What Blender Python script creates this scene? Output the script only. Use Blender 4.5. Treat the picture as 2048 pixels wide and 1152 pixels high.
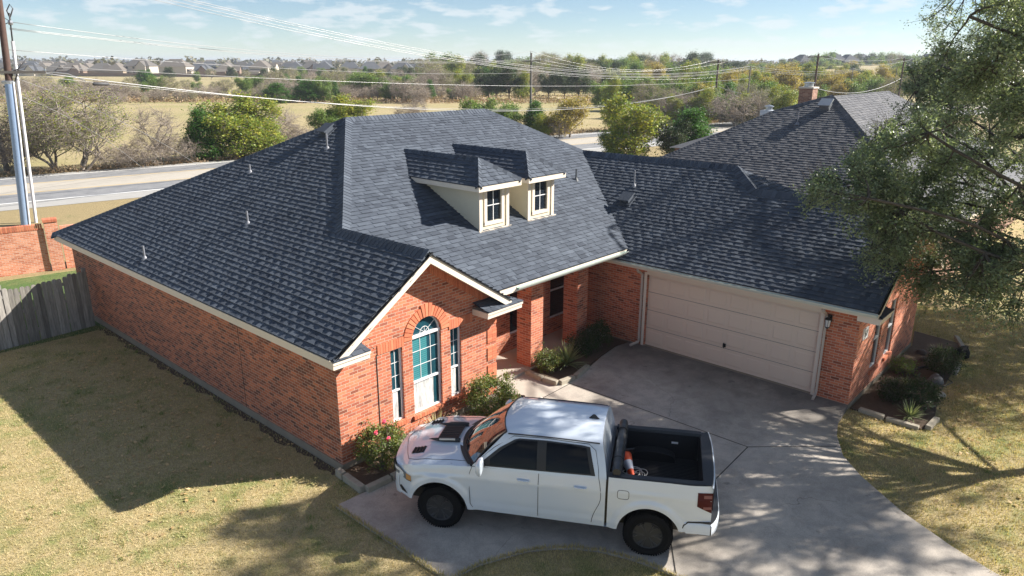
import bpy, math, random
import numpy as np
from mathutils import Vector, Matrix
from mathutils.geometry import tessellate_polygon
R_ = math.radians
for o in list(bpy.data.objects): bpy.data.objects.remove(o)
scene = bpy.context.scene
COL = scene.collection

# ------------------------------------------------------------------ camera
FPX, PITCH, YAW, ROLL = 1442.2, R_(17.351), R_(-48.101), R_(0.149)
CAM = np.array([-7.385, -11.272, 8.053])
Fv = np.array([-math.sin(YAW)*math.cos(PITCH), math.cos(YAW)*math.cos(PITCH), -math.sin(PITCH)])
Rv = np.array([math.cos(YAW), math.sin(YAW), 0.0])
Uv = np.cross(Rv, Fv)
Rv, Uv = Rv*math.cos(ROLL)+Uv*math.sin(ROLL), Uv*math.cos(ROLL)-Rv*math.sin(ROLL)
cd = bpy.data.cameras.new('camera'); cam = bpy.data.objects.new('camera', cd); COL.objects.link(cam)
cd.sensor_width = 36; cd.lens = 36*FPX/2048; cd.clip_start = .1; cd.clip_end = 12000
M = Matrix.Identity(4)
for i in range(3):
    M[i][0], M[i][1], M[i][2], M[i][3] = Rv[i], Uv[i], -Fv[i], CAM[i]
cam.matrix_world = M
scene.camera = cam

# ------------------------------------------------------------------ sun + sky
SUN_EL = R_(33.0)
SDIR = np.array([.80*math.cos(SUN_EL), -.60*math.cos(SUN_EL), math.sin(SUN_EL)])   # towards the sun
sd = bpy.data.lights.new('sun', 'SUN'); sd.energy = 5.0; sd.angle = R_(.55); sd.color = (1, .94, .86)
so = bpy.data.objects.new('sun', sd); COL.objects.link(so); so.location = (30, -30, 40)
so.rotation_euler = Vector(SDIR).to_track_quat('Z', 'Y').to_euler()
w = bpy.data.worlds.new('World'); scene.world = w; w.use_nodes = True
nt = w.node_tree; nt.nodes.clear()
def nn(t, ty, **k):
    n = t.nodes.new(ty)
    for a, b in k.items(): setattr(n, a, b)
    return n
sky = nn(nt, 'ShaderNodeTexSky'); sky.sky_type = 'NISHITA'; sky.sun_disc = False
sky.sun_elevation = SUN_EL; sky.sun_rotation = math.atan2(SDIR[0], SDIR[1]); sky.altitude = 0
sky.air_density = .75; sky.dust_density = 0.0; sky.ozone_density = 1.4
tc = nn(nt, 'ShaderNodeTexCoord'); sp = nn(nt, 'ShaderNodeSeparateXYZ'); nt.links.new(tc.outputs['Generated'], sp.inputs[0])
def mth(t, op, a, b=None, c=None):
    n = nn(t, 'ShaderNodeMath', operation=op)
    for i, v in enumerate((a, b, c)):
        if v is None: continue
        if isinstance(v, (int, float)): n.inputs[i].default_value = v
        else: t.links.new(v, n.inputs[i])
    return n.outputs[0]
zz = mth(nt, 'ADD', mth(nt, 'MAXIMUM', sp.outputs[2], 0.0), .035)
px = mth(nt, 'DIVIDE', sp.outputs[0], zz); py = mth(nt, 'DIVIDE', sp.outputs[1], zz)
cb = nn(nt, 'ShaderNodeCombineXYZ'); az = mth(nt, 'ARCTAN2', sp.outputs[1], sp.outputs[0]); nt.links.new(az, cb.inputs[0]); nt.links.new(mth(nt, 'MULTIPLY', sp.outputs[2], 3.4), cb.inputs[1])
no1 = nn(nt, 'ShaderNodeTexNoise'); no1.inputs['Scale'].default_value = 21; no1.inputs['Detail'].default_value = 7; no1.inputs['Roughness'].default_value = .5
no2 = nn(nt, 'ShaderNodeTexNoise'); no2.inputs['Scale'].default_value = 3.5; no2.inputs['Detail'].default_value = 3
nt.links.new(cb.outputs[0], no1.inputs['Vector']); nt.links.new(cb.outputs[0], no2.inputs['Vector'])
cs = mth(nt, 'ADD', mth(nt, 'MULTIPLY', no1.outputs[0], .75), mth(nt, 'MULTIPLY', no2.outputs[0], .4))
mr = nn(nt, 'ShaderNodeMapRange'); nt.links.new(cs, mr.inputs[0])
mr.inputs[1].default_value = .575; mr.inputs[2].default_value = .67; mr.inputs[3].default_value = 0; mr.inputs[4].default_value = .6
mx = nn(nt, 'ShaderNodeMix', data_type='RGBA')
hs = nn(nt, 'ShaderNodeMix', data_type='RGBA', blend_type='MULTIPLY'); hs.inputs[0].default_value = 1; nt.links.new(sky.outputs[0], hs.inputs[6]); hs.inputs[7].default_value = (.96, 1.01, 1.06, 1)
fade = mth(nt, 'MINIMUM', mth(nt, 'MULTIPLY', mth(nt, 'MAXIMUM', mth(nt, 'SUBTRACT', sp.outputs[2], .012), 0.0), 60.0), 1.0); nt.links.new(mth(nt, 'MULTIPLY', mr.outputs[0], fade), mx.inputs[0]); nt.links.new(hs.outputs[2], mx.inputs[6]); mx.inputs[7].default_value = (7.8, 8.3, 8.6, 1)
bg = nn(nt, 'ShaderNodeBackground'); bg.inputs[1].default_value = .05
nt.links.new(mx.outputs[2], bg.inputs[0])
ow = nn(nt, 'ShaderNodeOutputWorld'); nt.links.new(bg.outputs[0], ow.inputs[0])
vs = scene.view_settings; vs.view_transform = 'Standard'; vs.look = 'None'; vs.gamma = 1; vs.exposure = 1.2
scene.render.engine = 'CYCLES'
scene.render.resolution_x, scene.render.resolution_y = 1024, 576
scene.cycles.max_bounces = 6; scene.cycles.transparent_max_bounces = 12; scene.cycles.volume_bounces = 0

# ------------------------------------------------------------------ pixel <-> world helpers (only used to read positions off the photograph)
def ray(x, y):
    d = Fv*FPX+Rv*(x-1024)-Uv*(y-576); return d/np.linalg.norm(d)
def G(x, y, z=0.0):
    d = ray(x, y); return CAM+d*((z-CAM[2])/d[2])
def ATD(x, y, D):
    d = ray(x, y); return CAM+d*(D/(d@Fv))
def PR(p):
    d = np.asarray(p, float)-CAM; z = d@Fv; return 1024+FPX*(d@Rv)/z, 576-FPX*(d@Uv)/z
def HT(g, y):       # height at ground point g that reaches pixel row y
    x, _ = PR(g); d = ray(x, y); t = ((g-CAM)[:2]@d[:2])/(d[:2]@d[:2]); return (CAM+d*t)[2]
def DEP(g): return (np.asarray(g)-CAM)@Fv

# ------------------------------------------------------------------ object helpers
def tag(o, label=None, cat=None, group=None, kind=None):
    if label: o['label'] = label
    if cat: o['category'] = cat
    if group: o['group'] = group
    if kind: o['kind'] = kind
    return o
def empty(name, loc=(0, 0, 0), rz=0, label=None, cat=None, group=None):
    o = bpy.data.objects.new(name, None); COL.objects.link(o); o.location = loc; o.rotation_euler = (0, 0, rz)
    o.empty_display_size = .3
    return tag(o, label, cat, group)
def link(name, me, parent=None):
    o = bpy.data.objects.new(name, me); COL.objects.link(o); o.parent = parent; return o
def copy_tree(o, parent=None):
    c = o.copy(); COL.objects.link(c); c.parent = parent
    for ch in list(o.children): copy_tree(ch, c)
    return c

class MB:
    def __init__(s): s.V = []; s.F = []; s.C = []; s.UV = []
    def v(s, p): s.V.append((float(p[0]), float(p[1]), float(p[2]))); return len(s.V)-1
    def face(s, pts, c=.5, uv=None):
        b = len(s.V); s.V += [(float(p[0]), float(p[1]), float(p[2])) for p in pts]
        s.F.append(tuple(range(b, b+len(pts)))); s.C.append(c); s.UV.append(uv)
    def idx(s, ids, c=.5, uv=None): s.F.append(tuple(ids)); s.C.append(c); s.UV.append(uv)
    def box(s, lo, hi, c=.5, mat=None):
        x0, y0, z0 = lo; x1, y1, z1 = hi
        P = [Vector(p) for p in ((x0,y0,z0),(x1,y0,z0),(x1,y1,z0),(x0,y1,z0),(x0,y0,z1),(x1,y0,z1),(x1,y1,z1),(x0,y1,z1))]
        if mat is not None: P = [mat @ p for p in P]
        b = len(s.V); s.V += [tuple(p) for p in P]
        L = (x1-x0, y1-y0, z1-z0)
        for f, a, d in (((0,3,2,1),0,1),((4,5,6,7),0,1),((0,1,5,4),0,2),((1,2,6,5),1,2),((2,3,7,6),0,2),((3,0,4,7),1,2)):
            s.F.append(tuple(b+i for i in f)); s.C.append(c)
            q = [(x0,y0,z0),(x1,y0,z0),(x1,y1,z0),(x0,y1,z0),(x0,y0,z1),(x1,y0,z1),(x1,y1,z1),(x0,y1,z1)]
            s.UV.append([(q[i][a], q[i][d]) for i in f])
        return s
    def tube(s, pts, r, n=8, cap=True, c=.5):
        pts = [Vector(p) for p in pts]; rs = r if hasattr(r, '__len__') else [r]*len(pts)
        rings = []; pa = None
        for i, p in enumerate(pts):
            t = (pts[min(i+1, len(pts)-1)]-pts[max(i-1, 0)]).normalized()
            if pa is None: pa = t.orthogonal().normalized()
            pa = (pa-t*pa.dot(t)).normalized(); q = t.cross(pa)
            rings.append([s.v(p+(pa*math.cos(a)+q*math.sin(a))*rs[i]) for a in [2*math.pi*k/n for k in range(n)]])
        for a, b in zip(rings, rings[1:]):
            for k in range(n): s.idx((a[k], a[(k+1) % n], b[(k+1) % n], b[k]), c)
        if cap: s.idx(rings[0][::-1], c); s.idx(rings[-1], c)
        return s
    def lathe(s, prof, n=24, mat=None, c=.5):   # prof (r, z) about z
        mat = mat or Matrix.Identity(4); rings = []
        for r, z in prof: rings.append([s.v(mat @ Vector((r*math.cos(a), r*math.sin(a), z))) for a in [2*math.pi*k/n for k in range(n)]])
        for a, b in zip(rings, rings[1:]):
            for k in range(n): s.idx((a[k], a[(k+1) % n], b[(k+1) % n], b[k]), c)
        s.idx(rings[0][::-1], c); s.idx(rings[-1], c)
        return s
    def grid(s, rows, c=.5, closed=False):
        ids = [[s.v(p) for p in r] for r in rows]
        for a, b in zip(ids, ids[1:]):
            for k in range(len(a)-1): s.idx((a[k], a[k+1], b[k+1], b[k]), c)
        return ids
    def prism(s, poly, z0, z1, c=.5):           # poly (x, y) ccw ; z0/z1 numbers or functions
        f0 = z0 if callable(z0) else (lambda x, y: z0); f1 = z1 if callable(z1) else (lambda x, y: z1)
        tris = tessellate_polygon([[Vector((x, y, 0)) for x, y in poly]])
        top = [s.v((x, y, f1(x, y))) for x, y in poly]; bot = [s.v((x, y, f0(x, y))) for x, y in poly]
        n = len(poly)
        for t in tris:
            a, b, d = [poly[i] for i in t]
            cr = (b[0]-a[0])*(d[1]-a[1])-(b[1]-a[1])*(d[0]-a[0]); t = t if cr > 0 else t[::-1]
            s.idx([top[i] for i in t], c, [poly[i] for i in t]); s.idx([bot[i] for i in t][::-1], c)
        for i in range(n): j = (i+1) % n; s.idx((bot[i], bot[j], top[j], top[i]), c)
        return s
    def build(s, name, mat, parent=None, smooth=False, weld=False):
        me = bpy.data.meshes.new(name); me.from_pydata(s.V, [], s.F)
        if any(u is not None for u in s.UV):
            uvl = me.uv_layers.new(name='UVMap'); arr = np.zeros((len(me.loops), 2), np.float32); i = 0
            for f, u in zip(s.F, s.UV):
                if u is not None: arr[i:i+len(f)] = u
                i += len(f)
            uvl.data.foreach_set('uv', arr.ravel())
        ca = me.color_attributes.new('col', 'FLOAT_COLOR', 'CORNER'); arr = np.ones((len(me.loops), 4), np.float32); i = 0
        for f, c in zip(s.F, s.C): arr[i:i+len(f), :3] = c; i += len(f)
        ca.data.foreach_set('color', arr.ravel())
        me.materials.append(mat)
        if smooth is not False:
            me.polygons.foreach_set('use_smooth', [True]*len(me.polygons))
            if smooth is not True: me.set_sharp_from_angle(angle=R_(smooth))
        me.update()
        return link(name, me, parent)

def quadmesh(name, P4, mat):      # P4 (n,4,3) loose quads
    n = len(P4); me = bpy.data.meshes.new(name)
    me.vertices.add(n*4); me.vertices.foreach_set('co', np.ascontiguousarray(P4, np.float32).ravel())
    me.loops.add(n*4); me.loops.foreach_set('vertex_index', np.arange(n*4, dtype=np.int32))
    me.polygons.add(n); me.polygons.foreach_set('loop_start', np.arange(0, n*4, 4, dtype=np.int32))
    me.polygons.foreach_set('loop_total', np.full(n, 4, np.int32))
    me.materials.append(mat); me.update(calc_edges=True); me.validate(); return me
def tubemesh(name, segs, mat, k=5):   # segs (n,8): p0,p1,r0,r1
    S = np.asarray(segs, float); n = len(S); p0, p1 = S[:, :3], S[:, 3:6]
    t = p1-p0; L = np.linalg.norm(t, axis=1, keepdims=True); t = t/np.maximum(L, 1e-6)
    a = np.cross(t, np.where(np.abs(t[:, 2:3]) < .8, [[0, 0, 1.]], [[1., 0, 0]])); a /= np.linalg.norm(a, axis=1, keepdims=True); b = np.cross(t, a)
    th = np.arange(k)*2*math.pi/k
    ring = a[:, None]*np.cos(th)[None, :, None]+b[:, None]*np.sin(th)[None, :, None]
    V = np.concatenate([p0[:, None]-t[:, None]*S[:, 6][:, None, None]*.3+ring*S[:, 6][:, None, None], p1[:, None]+t[:, None]*S[:, 7][:, None, None]*.3+ring*S[:, 7][:, None, None]], 1).reshape(-1, 3)
    q = np.array([(i, (i+1) % k, k+(i+1) % k, k+i) for i in range(k)])
    Fq = (q[None]+(np.arange(n)*2*k)[:, None, None]).reshape(-1)
    me = bpy.data.meshes.new(name); me.vertices.add(len(V)); me.vertices.foreach_set('co', V.astype(np.float32).ravel())
    me.loops.add(len(Fq)); me.loops.foreach_set('vertex_index', Fq.astype(np.int32)); m = len(Fq)//4
    me.polygons.add(m); me.polygons.foreach_set('loop_start', np.arange(0, m*4, 4, dtype=np.int32)); me.polygons.foreach_set('loop_total', np.full(m, 4, np.int32))
    me.polygons.foreach_set('use_smooth', [True]*m)
    me.materials.append(mat); me.update(calc_edges=True); me.validate(); return me

# ------------------------------------------------------------------ materials
def new(name):
    m = bpy.data.materials.new(name); m.use_nodes = True; t = m.node_tree
    return m, t, t.nodes['Principled BSDF']
def ramp(t, fac, stops):
    r = nn(t, 'ShaderNodeValToRGB'); el = r.color_ramp.elements
    while len(el) < len(stops): el.new(.5)
    for e, (p, c) in zip(el, stops): e.position = p; e.color = (*c, 1)
    t.links.new(fac, r.inputs[0]); return r.outputs[0]
def noi(t, scale, detail=4, rough=.55, vec=None, dist=0):
    n = nn(t, 'ShaderNodeTexNoise'); n.inputs['Scale'].default_value = scale; n.inputs['Detail'].default_value = detail
    n.inputs['Roughness'].default_value = rough; n.inputs['Distortion'].default_value = dist
    if vec is not None: t.links.new(vec, n.inputs['Vector'])
    return n.outputs[0]
def mixc(t, fac, a, b, mode='MIX'):
    m = nn(t, 'ShaderNodeMix', data_type='RGBA', blend_type=mode)
    for i, v in ((0, fac), (6, a), (7, b)):
        if isinstance(v, (int, float)): m.inputs[i].default_value = v
        elif isinstance(v, tuple): m.inputs[i].default_value = (*v, 1)
        else: t.links.new(v, m.inputs[i])
    return m.outputs[2]
def maprange(t, v, a, b, c=0., d=1.):
    m = nn(t, 'ShaderNodeMapRange'); t.links.new(v, m.inputs[0])
    for i, x in enumerate((a, b, c, d)): m.inputs[i+1].default_value = x
    return m.outputs[0]
def bump(t, bs, h, strength=.3, dist=.01):
    b = nn(t, 'ShaderNodeBump'); b.inputs['Strength'].default_value = strength; b.inputs['Distance'].default_value = dist
    t.links.new(h, b.inputs['Height']); t.links.new(b.outputs[0], bs.inputs['Normal'])
def objc(t): return nn(t, 'ShaderNodeTexCoord').outputs['Object']
def plain(name, col, rough=.6, metal=0, var=.15, scale=6, coat=0, bmp=0, spec=None):
    m, t, b = new(name); oc = objc(t)
    n = noi(t, scale, 5, .6, oc)
    c = mixc(t, n, tuple(x*(1-var) for x in col), tuple(min(1, x*(1+var)) for x in col))
    t.links.new(c, b.inputs['Base Color']); b.inputs['Roughness'].default_value = rough; b.inputs['Metallic'].default_value = metal
    b.inputs['Coat Weight'].default_value = coat
    if spec is not None: b.inputs['Specular IOR Level'].default_value = spec
    if bmp: bump(t, b, noi(t, scale*8, 4, .6, oc), bmp, .01)
    return m
def brickmat(name, stops, mortar=(.58, .42, .32), bw=.205, rh=.0685):
    m, t, b = new(name); uv = nn(t, 'ShaderNodeTexCoord').outputs['UV']
    br = nn(t, 'ShaderNodeTexBrick'); t.links.new(uv, br.inputs['Vector'])
    br.inputs['Color1'].default_value = (0, 0, 0, 1); br.inputs['Color2'].default_value = (1, 1, 1, 1); br.inputs['Mortar'].default_value = (.5, .5, .5, 1)
    br.inputs['Scale'].default_value = 1; br.inputs['Mortar Size'].default_value = .007; br.inputs['Mortar Smooth'].default_value = .25
    br.inputs['Brick Width'].default_value = bw; br.inputs['Row Height'].default_value = rh
    c = ramp(t, br.outputs['Color'], stops)
    oc = objc(t)
    fine = noi(t, 55, 4, .7, oc); big = noi(t, 1.3, 4, .6, oc)
    c = mixc(t, 1.0, c, ramp(t, fine, [(.3, (.72, .72, .72)), (.7, (1.2, 1.15, 1.12))]), 'MULTIPLY')
    c = mixc(t, 1.0, c, ramp(t, big, [(.3, (.82, .82, .84)), (.7, (1.1, 1.08, 1.05))]), 'MULTIPLY')
    c = mixc(t, br.outputs['Fac'], c, mixc(t, fine, tuple(x*.75 for x in mortar), mortar))
    t.links.new(c, b.inputs['Base Color']); b.inputs['Roughness'].default_value = .88
    h = mth(t, 'ADD', mth(t, 'MULTIPLY', br.outputs['Fac'], -1.0), mth(t, 'MULTIPLY', fine, .35))
    bump(t, b, h, .8, .006)
    return m
BR = [(0, (.22, .07, .04)), (.14, (.44, .125, .065)), (.4, (.56, .17, .085)), (.6, (.66, .235, .125)), (.84, (.50, .15, .08)), (1, (.34, .105, .065))]
M_brick = brickmat('house_brick', BR)
M_brickshade = brickmat('house_brick_shaded', [(0, (.14, .055, .038)), (.2, (.34, .105, .055)), (.42, (.50, .155, .075)), (.62, (.62, .21, .10)), (.8, (.42, .13, .065)), (1, (.20, .075, .05))], (.52, .38, .30))  # darker copy of the house brick, side wall's shade put into its colours
M_brickwall = brickmat('boundary_brick', [(0, (.50, .17, .09)), (.5, (.68, .27, .15)), (1, (.74, .36, .23))], (.72, .6, .5))
M_brickn = brickmat('neighbour_brick', [(0, (.20, .10, .07)), (.5, (.34, .18, .12)), (1, (.42, .26, .19))])
m, t, b = new('single_brick'); at = nn(t, 'ShaderNodeAttribute'); at.attribute_name = 'col'
c = ramp(t, at.outputs['Fac'], BR); c = mixc(t, 1, c, ramp(t, noi(t, 55, 4, .7, objc(t)), [(.3, (.75,)*3), (.7, (1.2, 1.15, 1.1))]), 'MULTIPLY')
t.links.new(c, b.inputs['Base Color']); b.inputs['Roughness'].default_value = .88; bump(t, b, noi(t, 120, 3, .6, objc(t)), .4, .004)
M_sb = m
def shinglemat(name, lo, hi):
    m, t, b = new(name); at = nn(t, 'ShaderNodeAttribute'); at.attribute_name = 'col'
    c = ramp(t, at.outputs['Fac'], [(0, lo), (1, hi)]); oc = objc(t)
    c = mixc(t, 1, c, ramp(t, noi(t, 160, 3, .8, oc), [(.3, (.6, .6, .62)), (.7, (1.45, 1.43, 1.4))]), 'MULTIPLY')
    c = mixc(t, 1, c, ramp(t, noi(t, .9, 4, .6, oc), [(.3, (.86, .86, .88)), (.7, (1.12, 1.11, 1.1))]), 'MULTIPLY')
    t.links.new(c, b.inputs['Base Color']); b.inputs['Roughness'].default_value = .9
    bump(t, b, noi(t, 220, 3, .8, oc), .35, .003); return m
M_sh = shinglemat('slate_blue_shingle', (.034, .044, .062), (.090, .110, .140))
M_shn = shinglemat('neighbour_shingle', (.06, .066, .078), (.15, .152, .16))
M_trim = plain('cream_trim', (.72, .635, .53), .55, var=.06)
M_sid = plain('cream_siding', (.66, .60, .45), .6, var=.05)
M_gut = plain('pale_gutter', (.62, .66, .60), .35, var=.1, scale=3)
M_gutin = plain('gutter_trough', (.20, .42, .30), .4, var=.35, scale=9)
M_door = plain('garage_door_paint', (.74, .61, .49), .5, var=.03, scale=1.5)
M_dsp = plain('downspout_paint', (.48, .41, .35), .5)
M_wh = plain('white_vinyl', (.78, .78, .78), .4, var=.03)
M_glass = plain('dark_glass', (.012, .018, .025), .04, var=.1, spec=.9)
M_black = plain('black_metal', (.015, .015, .016), .4)
M_met = plain('galvanised_metal', (.42, .44, .46), .35, metal=.8)
M_pvc = plain('grey_vent_pipe', (.20, .21, .24), .5)
M_conc0 = plain('foundation_concrete', (.26, .22, .17), .9, var=.3, scale=2.5, bmp=.3)

def concrete(name, base, dark):
    m, t, b = new(name); oc = objc(t)
    a = noi(t, .55, 6, .62, oc); f = noi(t, 45, 4, .75, oc); g = noi(t, 3.2, 5, .6, oc, .6)
    c = ramp(t, a, [(.32, tuple(x*.72 for x in base)), (.5, base), (.7, tuple(x*1.14 for x in base))])
    c = mixc(t, 1, c, ramp(t, f, [(.3, (.8,)*3), (.7, (1.15,)*3)]), 'MULTIPLY')
    c = mixc(t, 1, c, ramp(t, g, [(.35, (.84, .84, .85)), (.6, (1.05,)*3)]), 'MULTIPLY')
    vo = nn(t, 'ShaderNodeTexVoronoi'); vo.feature = 'DISTANCE_TO_EDGE'; vo.inputs['Scale'].default_value = .33
    wv_ = nn(t, 'ShaderNodeVectorMath', operation='ADD'); t.links.new(oc, wv_.inputs[0]); nc = nn(t, 'ShaderNodeTexNoise'); nc.inputs['Scale'].default_value = 2.2; nc.inputs['Detail'].default_value = 6; t.links.new(oc, nc.inputs['Vector'])
    sc_ = nn(t, 'ShaderNodeVectorMath', operation='SCALE'); sc_.inputs['Scale'].default_value = .5; t.links.new(nc.outputs['Color'], sc_.inputs[0]); t.links.new(sc_.outputs[0], wv_.inputs[1]); t.links.new(wv_.outputs[0], vo.inputs['Vector'])
    ck = mth(t, 'MULTIPLY', maprange(t, vo.outputs['Distance'], .0, .0035, 1., 0.), maprange(t, noi(t, .5, 2, .5, oc), .5, .6))
    c = mixc(t, mth(t, 'MULTIPLY', ck, .55), c, dark)
    sp_ = maprange(t, noi(t, 2.6, 3, .5, oc), .68, .74); c = mixc(t, mth(t, 'MULTIPLY', sp_, .45), c, dark)
    # damp staining by the garage door wall, widened in colour to deepen the shadow there
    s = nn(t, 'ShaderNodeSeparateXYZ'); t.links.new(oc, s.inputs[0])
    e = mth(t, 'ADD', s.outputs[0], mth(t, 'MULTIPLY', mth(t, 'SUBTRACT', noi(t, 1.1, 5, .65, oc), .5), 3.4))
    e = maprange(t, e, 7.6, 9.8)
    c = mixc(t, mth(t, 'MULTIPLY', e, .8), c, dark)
    t.links.new(c, b.inputs['Base Color']); b.inputs['Roughness'].default_value = .85; bump(t, b, f, .25, .004); return m
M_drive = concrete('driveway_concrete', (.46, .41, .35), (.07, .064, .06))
M_walk = plain('walk_concrete', (.46, .41, .35), .85, var=.18, scale=3, bmp=.2)
M_joint = plain('expansion_joint', (.03, .027, .024), .9)

def grassmat(name, tan, tan2, green, gpos=.58, sc=1.0):
    m, t, b = new(name); oc = objc(t)
    a = noi(t, .35*sc, 5, .6, oc); p = noi(t, 1.6*sc, 5, .65, oc); f = noi(t, 38, 4, .8, oc); f2 = noi(t, 9, 5, .7, oc)
    c = mixc(t, maprange(t, f2, .35, .65), tan, tan2)
    gm = maprange(t, mth(t, 'ADD', mth(t, 'MULTIPLY', a, .5), mth(t, 'MULTIPLY', p, .5)), gpos-.07, gpos+.07)
    c = mixc(t, gm, c, green)
    c = mixc(t, 1, c, ramp(t, f, [(.3, (.5, .52, .48)), (.7, (1.4, 1.36, 1.28))]), 'MULTIPLY')
    t.links.new(c, b.inputs['Base Color']); b.inputs['Roughness'].default_value = .95; bump(t, b, f, .9, .03); return m
M_lawn = grassmat('dormant_lawn', (.52, .42, .235), (.38, .30, .15), (.20, .24, .07), .56)
M_field = grassmat('dry_field', (.42, .34, .19), (.34, .28, .145), (.29, .27, .11), .55, .06)
M_verge = grassmat('verge_grass', (.36, .28, .15), (.28, .22, .11), (.18, .18, .07), .6, .4)
M_backg = grassmat('back_garden_grass', (.17, .20, .07), (.13, .17, .06), (.08, .15, .035), .5)
M_mulch = plain('bed_mulch', (.11, .075, .05), .95, var=.5, scale=18, bmp=.8)

def leafmat(name, cols, trans=.35, rough=.55):
    m, t, b = new(name); g = nn(t, 'ShaderNodeNewGeometry'); oc = objc(t)
    f = mth(t, 'ADD', mth(t, 'MULTIPLY', g.outputs['Random Per Island'], .62), mth(t, 'MULTIPLY', maprange(t, noi(t, .9, 3, .5, oc), .3, .7), .38))
    n = len(cols); c = ramp(t, f, [(i/(n-1), q) for i, q in enumerate(cols)])
    t.links.new(c, b.inputs['Base Color']); b.inputs['Roughness'].default_value = rough
    tr = nn(t, 'ShaderNodeBsdfTranslucent'); t.links.new(mixc(t, 1, c, (1.25, 1.2, .7), 'MULTIPLY'), tr.inputs[0])
    mxs = nn(t, 'ShaderNodeMixShader'); mxs.inputs[0].default_value = trans
    t.links.new(b.outputs[0], mxs.inputs[1]); t.links.new(tr.outputs[0], mxs.inputs[2])
    t.links.new(mxs.outputs[0], t.nodes['Material Output'].inputs[0]); return m
L_oak = leafmat('live_oak_leaf', [(.10, .15, .08), (.17, .23, .13), (.25, .31, .19), (.42, .46, .33)], .42, .4)
L_cedar = leafmat('cedar_leaf', [(.03, .09, .015), (.06, .17, .02), (.12, .25, .04)])
L_yel = leafmat('yellow_green_leaf', [(.10, .19, .035), (.19, .28, .045), (.34, .36, .055), (.54, .45, .06)])
L_olive = leafmat('olive_leaf', [(.08, .17, .04), (.15, .25, .055), (.29, .34, .075)])
L_orange = leafmat('orange_leaf', [(.26, .26, .06), (.40, .33, .07), (.48, .36, .08)])
L_brown = leafmat('brown_scrub_leaf', [(.20, .15, .09), (.30, .22, .14), (.36, .28, .17)], .2)
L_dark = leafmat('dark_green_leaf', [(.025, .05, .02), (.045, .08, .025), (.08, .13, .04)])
L_rose = leafmat('rose_leaf', [(.05, .10, .02), (.10, .17, .035), (.20, .22, .05), (.30, .22, .06)])
L_yucca = leafmat('yucca_leaf', [(.14, .20, .08), (.28, .34, .17), (.46, .48, .30)])
L_straw = leafmat('straw_blade', [(.22, .25, .08), (.42, .36, .17), (.58, .48, .26), (.70, .58, .34)], .4)
L_fall = leafmat('fallen_leaf', [(.38, .24, .11), (.55, .38, .18), (.70, .52, .3)], .2)
M_oakbark = plain('oak_bark', (.065, .055, .045), .9, var=.4, scale=5, bmp=.8)
M_bark = plain('bark', (.17, .135, .10), .9, var=.4, scale=5, bmp=.8)
M_barkg = plain('grey_bark', (.30, .255, .215), .9, var=.35, scale=5, bmp=.6)

# ------------------------------------------------------------------ ground
GZ = lambda x, y: .03+.009*(x+.82)
def sheet(name, poly, z, mat):
    s = MB(); s.prism(poly, (lambda x, y: (z(x, y) if callable(z) else z)-.12), z); o = s.build(name, mat); return tag(o, kind='structure')
g = MB(); n = 40; xs = np.linspace(-1, 1, n)
def gmap(u): return np.sign(u)*(abs(u)**2.2)*6000
def hillz(x, y):
    c = G(1700, 140)*np.array([1, 1, 0]); c = np.array([430., 90.]); d = math.hypot((x-470)/150, (y-110)/170); return 7.5*math.exp(-d*d*1.2)
g.grid([[(gmap(a)+50, gmap(b)+60, -.02) for a in xs] for b in xs]); tag(g.build('ground', M_field), kind='structure')
g = MB(); g.grid([[(470+380*a, 110+380*b, -.3+hillz(470+380*a, 110+380*b)) for a in np.linspace(-1, 1, 36)] for b in np.linspace(-1, 1, 36)])
tag(g.build('hill', M_field, smooth=True), kind='structure')
sheet('lawn', [(-40, -40), (70, -40), (70, 16), (2.2, 21.2), (-40, 27.5)], -.006, M_lawn)
sheet('back_garden', [(-14, 13.0), (0, 12.6), (0, 14.7), (17, 14.7), (19, 12), (19, 17.6), (1.5, 20.6), (-14, 23.2)], .008, M_backg)
def ry(x, off): return 38.0-.175*x+off-.0002*x*x*0
def strip(name, o0, o1, z, mat, x0=-90, x1=420, n=60):
    s = MB(); X = np.linspace(x0, x1, n); c = -.00035
    s.grid([[(x, ry(x, o)-.0*x, z) for o in (o0, (o0+o1)/2, o1)] for x in X]); return tag(s.build(name, mat), kind='structure')
m, t, b = new('worn_asphalt'); oc = objc(t)
c = ramp(t, noi(t, 1.2, 6, .65, oc), [(.3, (.17, .175, .185)), (.7, (.27, .27, .275))]); c = mixc(t, 1, c, ramp(t, noi(t, 30, 4, .7, oc), [(.3, (.8,)*3), (.7, (1.2,)*3)]), 'MULTIPLY')
t.links.new(c, b.inputs['Base Color']); b.inputs['Roughness'].default_value = .9; M_asph = m
M_shoulder = plain('pale_shoulder', (.36, .35, .33), .9, var=.2, scale=1.5)
M_median = plain('sandy_centre_lane', (.42, .385, .33), .9, var=.15, scale=1.2)
M_wline = plain('white_road_paint', (.8, .8, .78), .7, var=.1, scale=4)
M_yline = plain('yellow_road_paint', (.62, .42, .12), .7, var=.15, scale=4)
strip('verge', -17, 19.0, -.002, M_verge)
strip('road_shoulder', -.6, 14.6, .012, M_shoulder); strip('road', 1.9, 13.3, .018, M_asph)
strip('road_centre_lane', 5.3, 10.0, .023, M_median)
for nm, o, ww, mt in (('road_marking', 1.7, .22, M_wline), ('road_marking', 13.1, .2, M_wline), ('road_marking', 5.5, .14, M_yline), ('road_marking', 9.7, .14, M_yline)):
    strip(nm, o, o+ww, .028, mt)
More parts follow.
